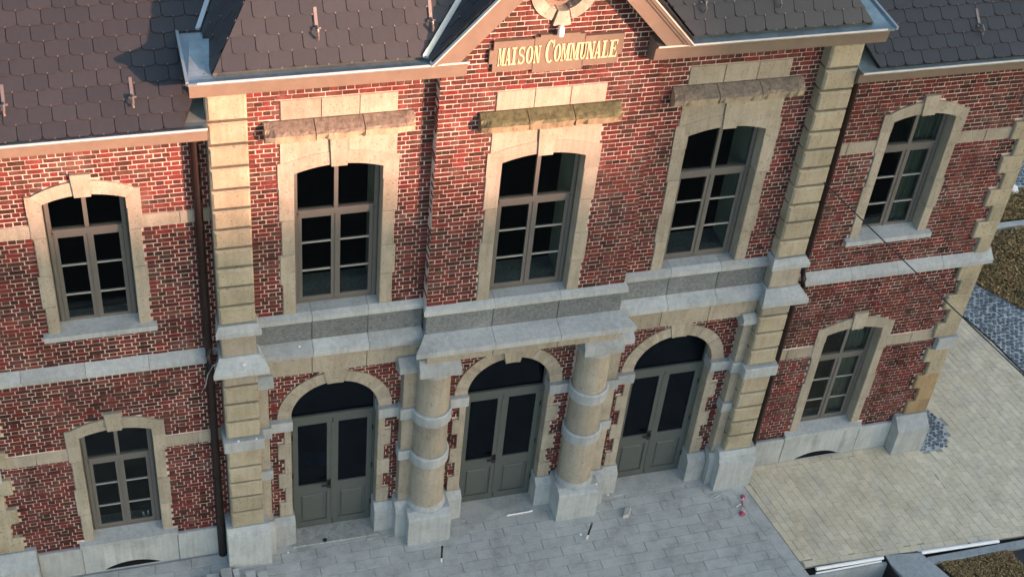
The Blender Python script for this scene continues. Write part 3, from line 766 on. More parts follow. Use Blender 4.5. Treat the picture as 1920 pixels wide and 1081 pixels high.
# slates -----------------------------------------------------------
SLATES = []
ROOFS = {}
def clip(poly, a, b, c):          # keep a*s+b*t<=c
    out = []
    for i in range(len(poly)):
        P, Q = poly[i], poly[(i+1) % len(poly)]
        fp, fq = a*P[0]+b*P[1]-c, a*Q[0]+b*Q[1]-c
        if fp <= 0: out.append(P)
        if fp*fq < 0:
            k = fp/(fp-fq); out.append((P[0]+(Q[0]-P[0])*k, P[1]+(Q[1]-P[1])*k))
    return out
SW, SE, OV = .285, .203, .05
def slate_poly(s, t):
    w_, c = SW-.008, .040
    x0, x1, y0, y1 = s-w_/2, s+w_/2, t, t+SE+OV
    return [(x0+c, y0), (x1-c, y0), (x1-.012, y0+.018), (x1, y0+c), (x1, y1), (x0, y1), (x0, y0+c), (x0+.012, y0+.018)]
def roof_plane(name, O, S, T, s0, s1, t0, t1, cuts=(), sub=True, off=0., parent=None):
    """O origin, S along eave, T up the slope (unit vectors); cuts: (a, b, c) keep a s + b t <= c"""
    O, S, T = Vector(O), Vector(S).normalized(), Vector(T).normalized(); Nn = S.cross(T)
    poly = [(s0, t0), (s1, t0), (s1, t1), (s0, t1)]
    for c in cuts: poly = clip(poly, *c)
    mb = MB(); top = [O+S*a+T*b-Nn*.004 for a, b in poly]; bot = [p-Nn*.05 for p in top]
    n = len(poly); mb.v = [tuple(p) for p in top+bot]; mb.f = [tuple(range(n)), tuple(range(2*n-1, n-1, -1))]+[((k+1) % n, k, n+k, n+(k+1) % n) for k in range(n)]
    rf = parent or part('roof', mb, 'iron', HALL)
    if parent: part(name, mb, 'slate', parent)
    k = 0; t = t0-.0
    while t < t1:
        s = s0-SW+off+(SW/2 if k % 2 else 0)
        while s < s1+SW:
            P = slate_poly(s+random.uniform(-.002, .002), t+random.uniform(-.002, .002)); full = True
            for c in list(cuts)+[(1, 0, s1), (-1, 0, -s0), (0, 1, t1)]:
                P2 = clip(P, *c)
                if len(P2) != len(P): full = False
                P = P2
                if len(P) < 3: break
            if len(P) >= 3:
                A = abs(sum(P[i][0]*P[(i+1) % len(P)][1]-P[(i+1) % len(P)][0]*P[i][1] for i in range(len(P))))/2
                if A > .004: SLATES.append((rf, O, S, T, Nn, s, t, P, full and A > .06, A))
            s += SW
        t += SE; k += 1
    return rf
def slate_mesh(P, s, t, flat=False):
    th = .004 if flat else .012; n = len(P); mb = MB()
    h = lambda q: (.012-.009*(q-t)/(SE+OV)) if flat else (.030-.024*(q-t)/(SE+OV))
    mb.v = [(a-s, b-t, h(b)) for a, b in P]+[(a-s, b-t, h(b)-th) for a, b in P]
    mb.f = [tuple(range(n))]+[((k+1) % n, k, n+k, n+(k+1) % n) for k in range(n)]
    return mb
def lay_slates(limit=300):
    cand = []
    for i, (rf, O, S, T, Nn, s, t, P, full, A) in enumerate(SLATES):
        c = O+S*s+T*(t+.1)
        if inframe(c, -5) and A > .03: cand.append((-A/pix(c)[2]**2, i))
    cand.sort(); chosen = set(i for _, i in cand[:limit])
    sh = [slate_mesh(slate_poly(0, 0), 0, 0).mesh('slate', 'slate') for _ in range(1)]
    bulk = {}; hooks = {}
    for i, (rf, O, S, T, Nn, s, t, P, full, A) in enumerate(SLATES):
        M = Matrix(((S.x, T.x, Nn.x, 0), (S.y, T.y, Nn.y, 0), (S.z, T.z, Nn.z, 0), (0, 0, 0, 1)))
        p = O+S*s+T*t
        tilt = Matrix.Rotation(random.uniform(-.006, .006), 4, 'Z') @ Matrix.Translation((0, 0, random.uniform(0, .003)))
        if i in chosen:
            me = sh[0] if (full and abs(S.x) > .5) else slate_mesh(P, s, t, abs(S.y) > .5).mesh('slate', 'slate')
            o = ob('slate', me, rf); o.matrix_basis = Matrix.Translation(p) @ M @ tilt
        else:
            mb = slate_mesh(P, s, t, abs(S.y) > .5); B = bulk.setdefault(rf.name, (rf, MB()))[1]; n0 = len(B.v); MM = Matrix.Translation(p) @ M @ tilt
            B.v += [tuple(MM @ Vector(v)) for v in mb.v]; B.f += [tuple(n0+k for k in f) for f in mb.f]
        if full and inframe(p, 60):
            H = hooks.setdefault(rf.name, (rf, MB()))[1]; n0 = len(H.v); MM = Matrix.Translation(p) @ M
            q = MB().box(-.006, .006, -.008, .010, .024, .036); H.v += [tuple(MM @ Vector(v)) for v in q.v]; H.f += [tuple(n0+k for k in f) for f in q.f]
    for rf, B in bulk.values(): ob('slate', B.mesh('slate', 'slate'), rf, kind='stuff')
    for rf, B in hooks.values(): ob('slate_hook', B.mesh('slate_hook', 'steel'), rf, kind='stuff')

c40, s40 = math.cos(R(40)), math.sin(R(40)); c55, s55 = math.cos(R(55)), math.sin(R(55)); t55 = s55/c55
# wing roofs: plane z = 8.74 + .839 (y + .25)
OW = (0, -.24, 8.755)
# valley with the pavilion side slope: z = 9.56 + (4.42-|x|)*t55 ; along wing plane z = 8.755 + s40*t
RL = roof_plane('roof', OW, (1, 0, 0), (0, c40, s40), -9.0, -1.0, -.03, 5.3, cuts=[(-t55*1, -0+s40, 0) and (t55, -s40, 8.755-9.56-4.42*t55+0)] if False else [(t55, -s40, t55*(-4.42)+8.755-9.56+.30)], off=.13)
RR = roof_plane('roof', OW, (1, 0, 0), (0, c40, s40), 1.0, 9.0, -.03, 5.3, cuts=[(-t55, -s40, t55*(-4.42)+8.755-9.56+.30)], off=.05)
# pavilion front slopes, cut by hips and by gable valleys
OP = (0, -.36, 9.56)
k1 = 1/t55*s55   # hip: |x| = 4.40 - t*c55
gv = 1.108
for s in (-1, 1):
    cuts = [(s*1.0, c55, 4.40), (-s*gv, -s55, 9.56-(9.64+1.79*gv)+.06)]
    rf = roof_plane('roof', OP, (1, 0, 0), (0, c55, s55), min(s*.0, s*4.45), max(0, s*4.45), 0, 5.0, cuts=cuts, off=.02 if s < 0 else .11)
    if s < 0: RPL = rf
    else: RPR = rf
# pavilion side slopes
for s in (-1, 1):
    if s < 0: Sv = (0, -1, 0)
    else: Sv = (0, 1, 0)
    O = (s*4.40, 0, 9.56); Tv = (-s*c55, 0, s55)
    # param along y: sv = -y (left) / y (right); hip: y >= -.36 + t*c55 ; valley with wing: z_wing <= z
    cuts = [((1, c55, .36) if s < 0 else (-1, c55, .36))]
    rf = roof_plane('roof', O, Sv, Tv, -5.5 if s < 0 else -.4, .4 if s < 0 else 5.5, -.02, 5.0, cuts=cuts)
# gable roof slopes
RG = []
sg = math.atan(gv); cg, sgn = math.cos(sg), math.sin(sg)
for s in (-1, 1):
    O = (s*1.75, 0, 9.58); Tv = (-s*cg, 0, sgn); Sv = (0, -1, 0) if s < 0 else (0, 1, 0)
    rng_ = (-2.2, .50) if s < 0 else (-.50, 2.2)
    cuts = [((-t55, sgn, 9.56+.36*t55-9.66+.1) if s < 0 else (t55, sgn, 9.56+.36*t55-9.66+.1))]
    # keep where gable surface above main slope: z_g >= z_p  -> 9.66+sgn t >= 9.56+(y+.36)*t55
    y_sign = -1 if s < 0 else 1
    cuts = [(y_sign*t55, -sgn, 9.58-9.56-.36*t55+.03)]
    roof_plane('roof', O, Sv, Tv, rng_[0], rng_[1], 0, 2.55, cuts=cuts, off=.05)
    # rake boards
    d = Vector((-s*cg, 0, sgn)); n_ = Vector((s*sgn, 0, cg))
    p0 = Vector((s*1.71, 0, 9.53)); L_ = 2.66
    def slab(name, off0, off1, y0, y1, mat, e0=0.):
        mb = MB(); a_ = p0+d*e0+n_*off0; b_ = p0+d*L_+n_*off0; c_ = p0+d*L_+n_*off1; e_ = p0+d*e0+n_*off1
        # foot cut horizontal
        mb.prism([(p.x, p.z) for p in ([a_, b_, c_, e_] if s > 0 else [b_, a_, e_, c_])], y0, y1); part(name, mb, mat, HALL)
    def rake(name, o0, o1, y0, y1, mat):
        Q = [p0+n_*o0+d*(-.6), p0+d*L_+n_*o0, p0+d*L_+n_*o1, p0+n_*o1+d*(-.6)]
        P = clip([(p.x, p.z) for p in Q], 0, -1, -9.535)
        A = sum(P[i][0]*P[(i+1) % len(P)][1]-P[(i+1) % len(P)][0]*P[i][1] for i in range(len(P)))
        if A < 0: P = P[::-1]
        part(name, MB().prism(P, y0, y1), mat, HALL)
    rake('rake_board', -.245, .0, -.505, -.46, 'fascia_paint')
    rake('rake_moulding', -.055, .012, -.525, -.505, 'fascia_paint')
    rake('rake_moulding', -.018, .022, -.545, -.525, 'fascia_paint')
    rake('rake_capping', .024, .038, -.555, -.44, 'fascia_white')
    rake('rake_soffit', -.245, -.215, -.46, CY, 'fascia_paint')
    # valley flashing
    a_ = Vector((s*1.80, -.40, 9.57)); b_ = a_+Vector((-s*1, gv/t55, gv))*1.6
    mb = MB(); w1 = Vector((s*.035, 0, .01)); up = Vector((0, 0, .03))
    mb.v = [tuple(p) for p in (a_-w1+up, a_+w1+up, b_+w1+up, b_-w1+up, a_-w1, a_+w1, b_+w1, b_-w1)]
    mb.f = [(0, 1, 2, 3), (7, 6, 5, 4), (0, 4, 5, 1), (1, 5, 6, 2), (2, 6, 7, 3), (3, 7, 4, 0)]
    if s < 0: part('valley_flashing', mb, 'zinc_new', HALL)
    # valley flashing pavilion side / wing
    a_ = Vector((s*4.46, .66, 9.54)); b_ = a_+Vector((-s*1, t55/.839, t55))*1.6
    mb = MB(); w1 = Vector((s*.03, 0, 0)); up = Vector((0, 0, .03))
    mb.v = [tuple(p) for p in (a_-w1+up, a_+w1+up, b_+w1+up, b_-w1+up, a_-w1, a_+w1, b_+w1, b_-w1)]
    mb.f = [(0, 1, 2, 3), (7, 6, 5, 4), (0, 4, 5, 1), (1, 5, 6, 2), (2, 6, 7, 3), (3, 7, 4, 0)]
    part('valley_flashing', mb, 'zinc_new', HALL)
lay_slates(); lay_bricks()

# ladder hooks on the slates
def hook(rf, x, t, O, c_, s_, sz=1.0):
    O = Vector(O)+Vector((x, 0, 0)); T = Vector((0, c_, s_)); Nn = Vector((0, -s_, c_))
    P = lambda a, tt, nn: tuple(O+Vector((a, 0, 0))+T*(t+tt)+Nn*nn)
    H = ob('ladder_hook', None, rf); H.location = P(0, 0, 0)
    mb = MB()
    for w0 in (-.022,):
        q = MB().box(-.018, .018, 0, .26*sz, .022, .032); mb.v = [P(*v) for v in q.v]; mb.f = q.f
    me = mb.mesh('strap', 'steel', tuple(H.location), fix=True); ob('strap', me, None).parent = H
    return H
def hook2(rf, x, t, O, c_, s_):
    O = Vector(O)+Vector((x, 0, 0)); T = Vector((0, c_, s_)); Nn = Vector((0, -s_, c_))
    P = lambda a, tt, nn: tuple(O+Vector((a, 0, 0))+T*(t+tt)+Nn*nn)
    mb = MB(); q = MB().box(-.020, .020, .05, .30, .020, .034); q.box(-.05, .05, .03, .055, .03, .05)
    mb.v = [P(*v) for v in q.v]; mb.f = q.f
    mb.tube([P(.0, .07, .03), P(.0, .02, .10), P(0, -.05, .11), P(0, -.09, .06)], .017, 8)
    part('ladder_hook', mb, 'steel', rf)
def on_plane(u, v, O, c_, s_):
    # where a sight line at the photograph's hook meets the roof plane (used once to place it)
    d = _d+_r2*((u-960)/FPX)+_u2*((540-v)/FPX); Nn = Vector((0, -s_, c_)); O = Vector(O)
    p = CAM+d*((O-CAM).dot(Nn)/d.dot(Nn)); return p.x, (p-O).dot(Vector((0, c_, s_)))
for rf, O, c_, s_, pts in ((RL, OW, c40, s40, ((8, 205), (249, 190))), (RPL, OP, c55, s55, ((594, 60), (808, 45))), (RPR, OP, c55, s55, ((1318, 10), (1458, 1))), (RR, OW, c40, s40, ((1836, 55),))):
    for u, v in pts:
        x, tt = on_plane(u, v, O, c_, s_); hook2(rf, x, tt, O, c_, s_)

# oculus in the gable
OC = ob('oculus', None, HALL); OC.location = (0, CY, 10.29)
n = 10
for k in range(n):
    a0, a1 = 2*math.pi*k/n+R(-90-18), 2*math.pi*(k+1)/n+R(-90-18); mb = MB()
    key = k == 0; ro = .50 if key else .445; m_ = 5
    for q in range(m_):
        b0, b1 = a0+(a1-a0)*q/m_, a0+(a1-a0)*(q+1)/m_
        if key: b0 = R(-90-14)+R(28)*q/m_; b1 = R(-90-14)+R(28)*(q+1)/m_
        mb.prism([(ro*math.cos(b0), 10.29+ro*math.sin(b0)), (ro*math.cos(b1), 10.29+ro*math.sin(b1)), (.285*math.cos(b1), 10.29+.285*math.sin(b1)), (.285*math.cos(b0), 10.29+.285*math.sin(b0))], CY-(.05 if key else .02), CY+.2)
    part('ring_stone', mb, 'limestone', OC)
mb = MB()
for k in range(32):
    b0, b1 = 2*math.pi*k/32, 2*math.pi*(k+1)/32
    mb.prism([(.285*math.cos(b0), 10.29+.285*math.sin(b0)), (.285*math.cos(b1), 10.29+.285*math.sin(b1)), (.225*math.cos(b1), 10.29+.225*math.sin(b1)), (.225*math.cos(b0), 10.29+.225*math.sin(b0))], CY+.10, CY+.15)
mb.box(-.012, .012, CY+.11, CY+.14, 10.06, 10.5); mb.box(-.22, .22, CY+.11, CY+.14, 10.28, 10.3)
part('round_frame', mb, 'fascia_paint', OC)
part('round_pane', MB().lathe(0, 0, [(.23, 0), (.23, .006)], 32), 'glass', OC)
OC.children[-1].rotation_euler = (R(90), 0, 0); OC.children[-1].data.transform(Matrix.Translation((0, 0, 0)))
rp = OC.children[-1]
for v in rp.data.vertices: v.co = v.co+Vector((0, CY, 10.29))
rp.location = (0, .135, 0)
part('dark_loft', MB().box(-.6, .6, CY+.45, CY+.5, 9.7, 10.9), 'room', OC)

# downpipes
for s, zt, x, col_, y in ((-1, 8.62, -4.655, 'pipe_paint', .02), (1, 4.40, 4.705, 'pipe_paint', .055)):
    mb = MB(); r_ = .058
    if s < 0: mb.tube([(x, y-.12, 8.70), (x, y-.10, 8.55), (x, y, 8.35), (x, y, 4.72), (x, y-.10, 4.62), (x, y-.14, 4.50), (x, y-.10, 4.38), (x, y, 4.28), (x, y, .0)], r_, 14)
    else: mb.tube([(x, y, 8.45), (x, y, 4.72), (x, y-.10, 4.62), (x, y-.12, 4.50), (x, y-.10, 4.38), (x, y, 4.28), (x, y, .0)], .046, 12)
    p = part('downpipe', mb, col_, HALL, smooth=True)
    for zz in (7.4, 6.1, 3.4, 1.9):
        cl = MB().lathe(x, y, [(.064 if s < 0 else .052, zz), (.064 if s < 0 else .052, zz+.03)], 14); part('pipe_clip', cl, 'iron', p)
    part('pipe_shoe', MB().lathe(x, y, [(.066 if s < 0 else .053, 0), (.066 if s < 0 else .053, .75), (.055 if s < 0 else .05, .77)], 14), 'iron', p, smooth=True)
# roof ridge caps so the silhouette is closed from elsewhere
part('rear_wall', MB().box(-8.1, 8.1, 9.3, 9.5, -.1, 8.6), 'mortar', HALL)
part('rear_roof', MB().profile([(3.8, 12.1), (10, 8.6), (10, 8.55), (3.8, 12.0)], -9, 9), 'slate', HALL)

# ------------------------------------------------------------------ name sign with lettering
SG = thing('name_sign', 'brown stone panel lettered MAISON COMMUNALE in gold under the round gable window', 'sign', (0, CY-.05, 9.4))
sy0, sy1 = CY-.05, CY+.005
for pts in ([(-.93, 9.30), (-.88, 9.30), (-.88, 9.17), (-.34, 9.17), (-.34, 9.625), (-.88, 9.625), (-.88, 9.50), (-.93, 9.50)],
            [(-.34, 9.12), (.34, 9.12), (.34, 9.17), (.34, 9.655), (.27, 9.655), (.27, 9.675), (-.27, 9.675), (-.27, 9.645), (-.34, 9.645)],
            [(.34, 9.17), (.83, 9.17), (.83, 9.30), (.88, 9.30), (.88, 9.5), (.88, 9.615), (.34, 9.615)]):
    mb = MB(); g = .004
    cxm = sum(p[0] for p in pts)/len(pts)
    mb.prism([(x+(g if x < cxm else -g), z) for x, z in pts], sy0, sy1); part('panel', mb, 'sign_face', SG)
def letter(ch, x0, x1, z0, z1):
    W_, H_ = x1-x0, z1-z0; P = []
    T_, t_, sf = .27, .10, .075      # thick, thin strokes as fractions of a letter's width; serif height fraction
    R_ = lambda a, b_, c, d: P.append([(a, b_), (c, b_), (c, d), (a, d)])
    Q = lambda *p: P.append(list(p))
    def arcb(cx, cy, rx, ry, tx, ty, a0, a1, n=14):
        for k in range(n):
            A, B = R(a0+(a1-a0)*k/n), R(a0+(a1-a0)*(k+1)/n)
            Q((cx+rx*math.cos(A), cy+ry*math.sin(A)), (cx+rx*math.cos(B), cy+ry*math.sin(B)), (cx+(rx-tx)*math.cos(B), cy+(ry-ty)*math.sin(B)), (cx+(rx-tx)*math.cos(A), cy+(ry-ty)*math.sin(A)))
    if ch == 'M':
        R_(.08, 0, .16, 1); R_(.70, 0, .90, 1); Q((.10, 1), (.30, 1), (.54, .05), (.46, .05)); Q((.46, .05), (.54, .05), (.74, 1), (.66, 1)); R_(0, 0, .26, sf); R_(.62, 0, 1, sf); R_(0, 1-sf, .24, 1); R_(.72, 1-sf, 1, 1)
    elif ch == 'N':
        R_(.10, 0, .2, 1); R_(.78, 0, .88, 1); Q((.08, 1), (.36, 1), (.88, 0), (.62, 0)); R_(0, 0, .32, sf); R_(.66, 1-sf, 1, 1); R_(0, 1-sf, .3, 1)
    elif ch == 'A':
        Q((.40, 1), (.60, 1), (.94, 0), (.66, 0)); Q((.40, 1), (.50, 1), (.20, 0), (.10, 0)); R_(.26, .28, .76, .36); R_(0, 0, .32, sf); R_(.58, 0, 1, sf)
    elif ch == 'I': R_(.3, 0, .7, 1); R_(.05, 0, .95, sf); R_(.05, 1-sf, .95, 1)
    elif ch == 'L': R_(.16, 0, .48, 1); R_(0, 1-sf, .64, 1); R_(0, 0, 1, sf); Q((.86, sf), (1, sf), (1, .32), (.94, .32))
    elif ch == 'E': R_(.16, 0, .46, 1); R_(0, 1-sf, 1, 1); R_(0, 0, 1, sf); R_(.4, .48, .76, .55); R_(.70, .38, .78, .65); Q((.86, sf), (1, sf), (1, .30), (.94, .30)); Q((.94, .72), (1, .72), (1, 1-sf), (.86, 1-sf))
    elif ch == 'U': R_(.12, .28, .42, 1); R_(.76, .28, .86, 1); R_(0, 1-sf, .54, 1); R_(.62, 1-sf, 1, 1); arcb(.49, .28, .37, .28, .20, .09, 180, 360)
    elif ch == 'O': arcb(.5, .5, .5, .5, .28, .07, 90, 270, 18); arcb(.5, .5, .5, .5, .28, .07, -90, 90, 18)
    elif ch == 'C': arcb(.52, .5, .5, .5, .26, .07, 55, 305, 22); R_(.80, .68, .90, 1); R_(.84, .0, .90, .22) if False else None
    elif ch == 'S': arcb(.5, .74, .42, .26, .18, .08, 25, 270, 14); arcb(.5, .27, .45, .27, .2, .08, 90, -155, 14); R_(.80, .70, .88, 1); R_(.08, 0, .16, .3)
    mb = MB()
    for k, p in enumerate(P):
        y = sy0-.010-.0004*(k % 5)
        mb.prism([(x0+a*W_, z0+b_*H_) for a, b_ in p], y, sy0+.003)
    part('letter', mb, 'gold_letter', SG)
xa = lambda a: -.87+(a/5.406-44)*.00713
for word, spans, zb_, zt_ in (('MAISON', [(280, 348), (352, 412), (416, 468), (480, 552), (562, 634), (640, 710)], 9.27, 9.53),
                              ('COMMUNALE', [(758, 850), (848, 918), (920, 1012), (1014, 1110), (1112, 1182), (1184, 1264), (1264, 1336), (1342, 1410), (1416, 1500)], 9.27, 9.53)):
    for k, (ch, (p, q)) in enumerate(zip(word, spans)):
        z1_ = zt_; z0_ = zb_
        if ch == 'C': z1_ = 9.60; z0_ = 9.255
        letter(ch, xa(p), xa(q), z0_, z1_)
# lamp over the sign
LP = thing('sign_lamp', 'small white wall lamp standing on the top edge of the name panel', 'lamp', (-.02, CY-.09, 9.68))
part('housing', MB().lathe(-.02, CY-.09, [(.042, 9.678), (.045, 9.70), (.045, 9.78), (.03, 9.81), (.01, 9.82)], 20), 'white_plastic', LP, smooth=True)
part('bracket', MB().box(-.035, -.005, CY-.06, CY, 9.69, 9.71), 'iron', LP)

# ------------------------------------------------------------------ ground
g = MB()
# one sheet to the horizon with the pit left open (built from four pieces around it)
px0, px1, py0, py1 = 4.80, 6.34, -4.6, -2.22
BIG = 600
for x0, x1, y0, y1 in ((-BIG, px0, -BIG, BIG), (px1, BIG, -BIG, BIG), (px0, px1, -BIG, py0), (px0, px1, py1, BIG)):
    g.poly([(x0, y0, -.065), (x1, y0, -.065), (x1, y1, -.065), (x0, y1, -.065)])
gr = ob('ground', g.mesh('ground', 'asphalt'), None, kind='structure')
# forecourt of grey slabs
FX1 = lambda y: 4.55+(-.31-y)*.171
fc = MB(); fc.prism([(0, 0)]*0+[(-9.5, -6.0), (5.2, -6.0), (4.50, -.31), (4.50, .3), (-9.5, .3)], 0, 1)
me = MB(); P0 = [(-9.5, -6.0), (5.40, -6.0), (4.52, -.31), (4.52, .3), (-9.5, .3)]
me.v = [(x, y, -.012) for x, y in P0]+[(x, y, -.06) for x, y in P0]; me.f = [(0, 1, 2, 3, 4), (9, 8, 7, 6, 5)]+[((k+1) % 5, k, 5+k, 5+(k+1) % 5) for k in range(5)]
FC = structure('forecourt', me, 'slab_joint')
def pieces(parent, name, mat, items, limit=300, th=.05, mats=None):
    """items: list of convex ground polygons [(x, y), ...]; the largest in view become objects, the rest one mesh"""
    sc = []
    for i, (P, full) in enumerate(items):
        cx = sum(p[0] for p in P)/len(P); cy = sum(p[1] for p in P)/len(P)
        A = abs(sum(P[k][0]*P[(k+1) % len(P)][1]-P[(k+1) % len(P)][0]*P[k][1] for k in range(len(P))))/2
        if inframe((cx, cy, 0), 10): sc.append((-A/pix((cx, cy, 0))[2]**2, i))
    sc.sort(); ch = set(i for _, i in sc[:limit]); B = MB(); shared = {}
    for i, (P, full) in enumerate(items):
        h = random.uniform(-.004, .004); c_ = .004
        cx = sum(p[0] for p in P)/len(P); cy = sum(p[1] for p in P)/len(P)
        ins = [(cx+(x-cx)*(1-c_/max(abs(x-cx), .02)), cy+(y-cy)*(1-c_/max(abs(y-cy), .02))) for x, y in P]
        n = len(P); mb = MB()
        mb.v = [(x, y, h) for x, y in ins]+[(x, y, h-.004) for x, y in P]+[(x, y, h-th) for x, y in P]
        mb.f = [tuple(range(n))]+[((k+1) % n, k, n+k, n+(k+1) % n)[::-1][::-1] for k in range(n)]+[(n+(k+1) % n, n+k, 2*n+k, 2*n+(k+1) % n) for k in range(n)]
        if i in ch:
            key = full if full else None
            if key:
                if key not in shared:
                    shared[key] = [mb.mesh(name, mat, (cx, cy, h))]
                o = ob(name, random.choice(shared[key]), parent); o.location = (cx, cy, h); o.rotation_euler[2] = random.uniform(-.004, .004)
            else:
                o = ob(name, mb.mesh(name, mat, (cx, cy, 0)), parent); o.location = (cx, cy, 0)
        else:
            n0 = len(B.v); B.v += mb.v; B.f += [tuple(n0+k for k in f) for f in mb.f]
    if B.v: ob(name, B.mesh(name, mat), parent, kind='stuff')
items = []
SLx, SLy = .575, .1975
row = 0; y = .02
while y > -5.9:
    x = -9.4+(SLx/2 if row % 2 else 0)+.20
    while x < 5.4:
        g_ = .003; P = [(x+g_, y-SLy+g_), (x+SLx-g_, y-SLy+g_), (x+SLx-g_, y-g_), (x+g_, y-g_)]
        # trim at the kerb row along the beige paving
        nP = len(P); P = clip(P, 1, .171, 4.50-.31*.171-.26)
        if y > -.31: P = clip(P, 1, 0, 4.27)
        if len(P) >= 3: items.append((P, 'slab' if (len(P) == nP and abs(max(p[0] for p in P)-min(p[0] for p in P)-SLx+2*g_) < 1e-4) else None))
        x += SLx
    y -= SLy; row += 1
pieces(FC, 'paving_slab', 'slab', items)
items = []; y = -.31
while y > -5.9:     # border row
    k = .171; y1 = y-.575; a_ = lambda yy: 4.50+(-.31-yy)*k-.26
    g_ = .003; items.append(([(a_(y1)+g_, y1+g_), (a_(y1)+.25, y1+g_), (a_(y)+.25, y-g_), (a_(y)+g_, y-g_)], None)); y = y1
pieces(FC, 'border_slab', 'slab', items)

# beige paving right of the entrance
ACX, ACY, AR = 7.15, 1.33, 4.05      # arc of the outer edge
me = MB(); P0 = [(4.50, -.31), (4.86, -2.36), (12.0, -2.60), (12.0, 9.0), (8.1, 9.0), (8.1, .12), (4.50, .12)]
EF = lambda x: -2.235-.0387*(x-4.86)
P1 = [(4.51, -.31), (4.84, -2.235), (9.9, EF(9.9))]
edge = [(10.35, -1.6), (11.05, 0), (11.21, 1.28), (11.04, 2.24), (10.78, 3.10), (10.2, 4.2), (9.4, 5.4)]
P1 = P1+edge+[(8.11, 6.2), (8.11, .10), (4.51, .10)]
n = len(P1); bm = bmesh.new(); vs = [bm.verts.new((x, y, -.012)) for x, y in P1]; bm.faces.new(vs); ret = bmesh.ops.extrude_face_region(bm, geom=bm.faces[:]); 
for v in [e for e in ret['geom'] if isinstance(e, bmesh.types.BMVert)]: v.co.z = -.055
bmesh.ops.recalc_face_normals(bm, faces=bm.faces); mes = bpy.data.meshes.new('side_terrace'); bm.to_mesh(mes); bm.free(); mes.materials.append(MATS['paver_joint'])
TR = ob('side_terrace', mes, None, kind='structure')
def inside(x, y):
    c = False; n = len(P1)
    for i in range(n):
        (xa_, ya), (xb, yb) = P1[i], P1[(i+1) % n]
        if (ya > y) != (yb > y) and x < (xb-xa_)*(y-ya)/(yb-ya)+xa_: c = not c
    return c
items = []; PW, PLn = .132, .212
e1, e2 = (.998, -.05), (-.155, .99); PO = (4.50, -.31)
W2 = lambda u, v: (PO[0]+e1[0]*u+e2[0]*v, PO[1]+e1[1]*u+e2[1]*v)
def hp(ax, ay, bx, by):            # keep the left side of a -> b
    return (by-ay, -(bx-ax), (by-ay)*ax-(bx-ax)*ay)
BL = (4.50+.118, -.31); BB = (4.50+.118+.1656, -.31-.968*1.0)
common = [hp(4.63, -.31, 4.63+.33, -.31-1.94)[:0] or (-1, -.171, -(4.625-.31*.171))]
common.append((-.0387, -1, 2.235-.0387*4.86-.117))
arcs = [hp(*edge[k], *edge[k+1]) for k in range(len(edge)-1)]
left = common+[(1, 0, 8.13), (0, 1, -.058)]
right = common+[(-1, 0, -8.13)]+arcs
def in_cp(x, y, m=0):
    Q = [(8.05, -.22), (8.70, -.22), (8.92, .28), (8.80, .82), (8.05, .82)]
    return all((Q[(k+1) % 5][0]-Q[k][0])*(y-Q[k][1])-(Q[(k+1) % 5][1]-Q[k][1])*(x-Q[k][0]) > -m*math.hypot(Q[(k+1) % 5][0]-Q[k][0], Q[(k+1) % 5][1]-Q[k][1]) for k in range(5))
iu = -6
while iu*PW < 9:
    iv = -20; sh = random.choice((.33, .5, .62))*PLn*(iu % 2)+random.uniform(-.02, .02)
    while iv*PLn < 8:
        u0, v0 = iu*PW, iv*PLn+sh; g_ = .0025
        gu = .0014; P_ = [W2(u0+gu, v0+g_), W2(u0+PW-gu, v0+g_), W2(u0+PW-gu, v0+PLn-g_), W2(u0+gu, v0+PLn-g_)]
        cxx = sum(p[0] for p in P_)/4; cyy = sum(p[1] for p in P_)/4
        for half in (left, right):
            P = P_
            for c in half:
                P = clip(P, *c)
                if len(P) < 3: break
            if len(P) < 3: continue
            if half is right and in_cp(cxx, cyy, .01): continue
            A = abs(sum(P[k][0]*P[(k+1) % len(P)][1]-P[(k+1) % len(P)][0]*P[k][1] for k in range(len(P))))/2
            if A > .004: items.append((P, 'pv' if A > PW*PLn*.93 and len(P) == 4 else None))
        iv += 1
    iu += 1
pieces(TR, 'paving_brick', 'paver', items, 300)
items = []; x = 4.86
while x < 9.7: items.append(([(x+.002, EF(x)), (x+.218, EF(x+.22)), (x+.218, EF(x+.22)+.113), (x+.002, EF(x)+.113)], None)); x += .22
y = -.33
while y > -1.95:
    a_ = lambda yy: 4.50+(-.31-yy)*.171; items.append(([(a_(y-.22)+.004, y-.218), (a_(y-.22)+.118, y-.218), (a_(y)+.118, y-.002), (a_(y)+.004, y-.002)], None)); y -= .22
x = 4.62
while x < 7.4: items.append(([(x+.002, -.055), (x+.218, -.055), (x+.218, .055), (x+.002, .055)], None)); x += .22
pieces(TR, 'edging_brick', 'paver', items, 300)

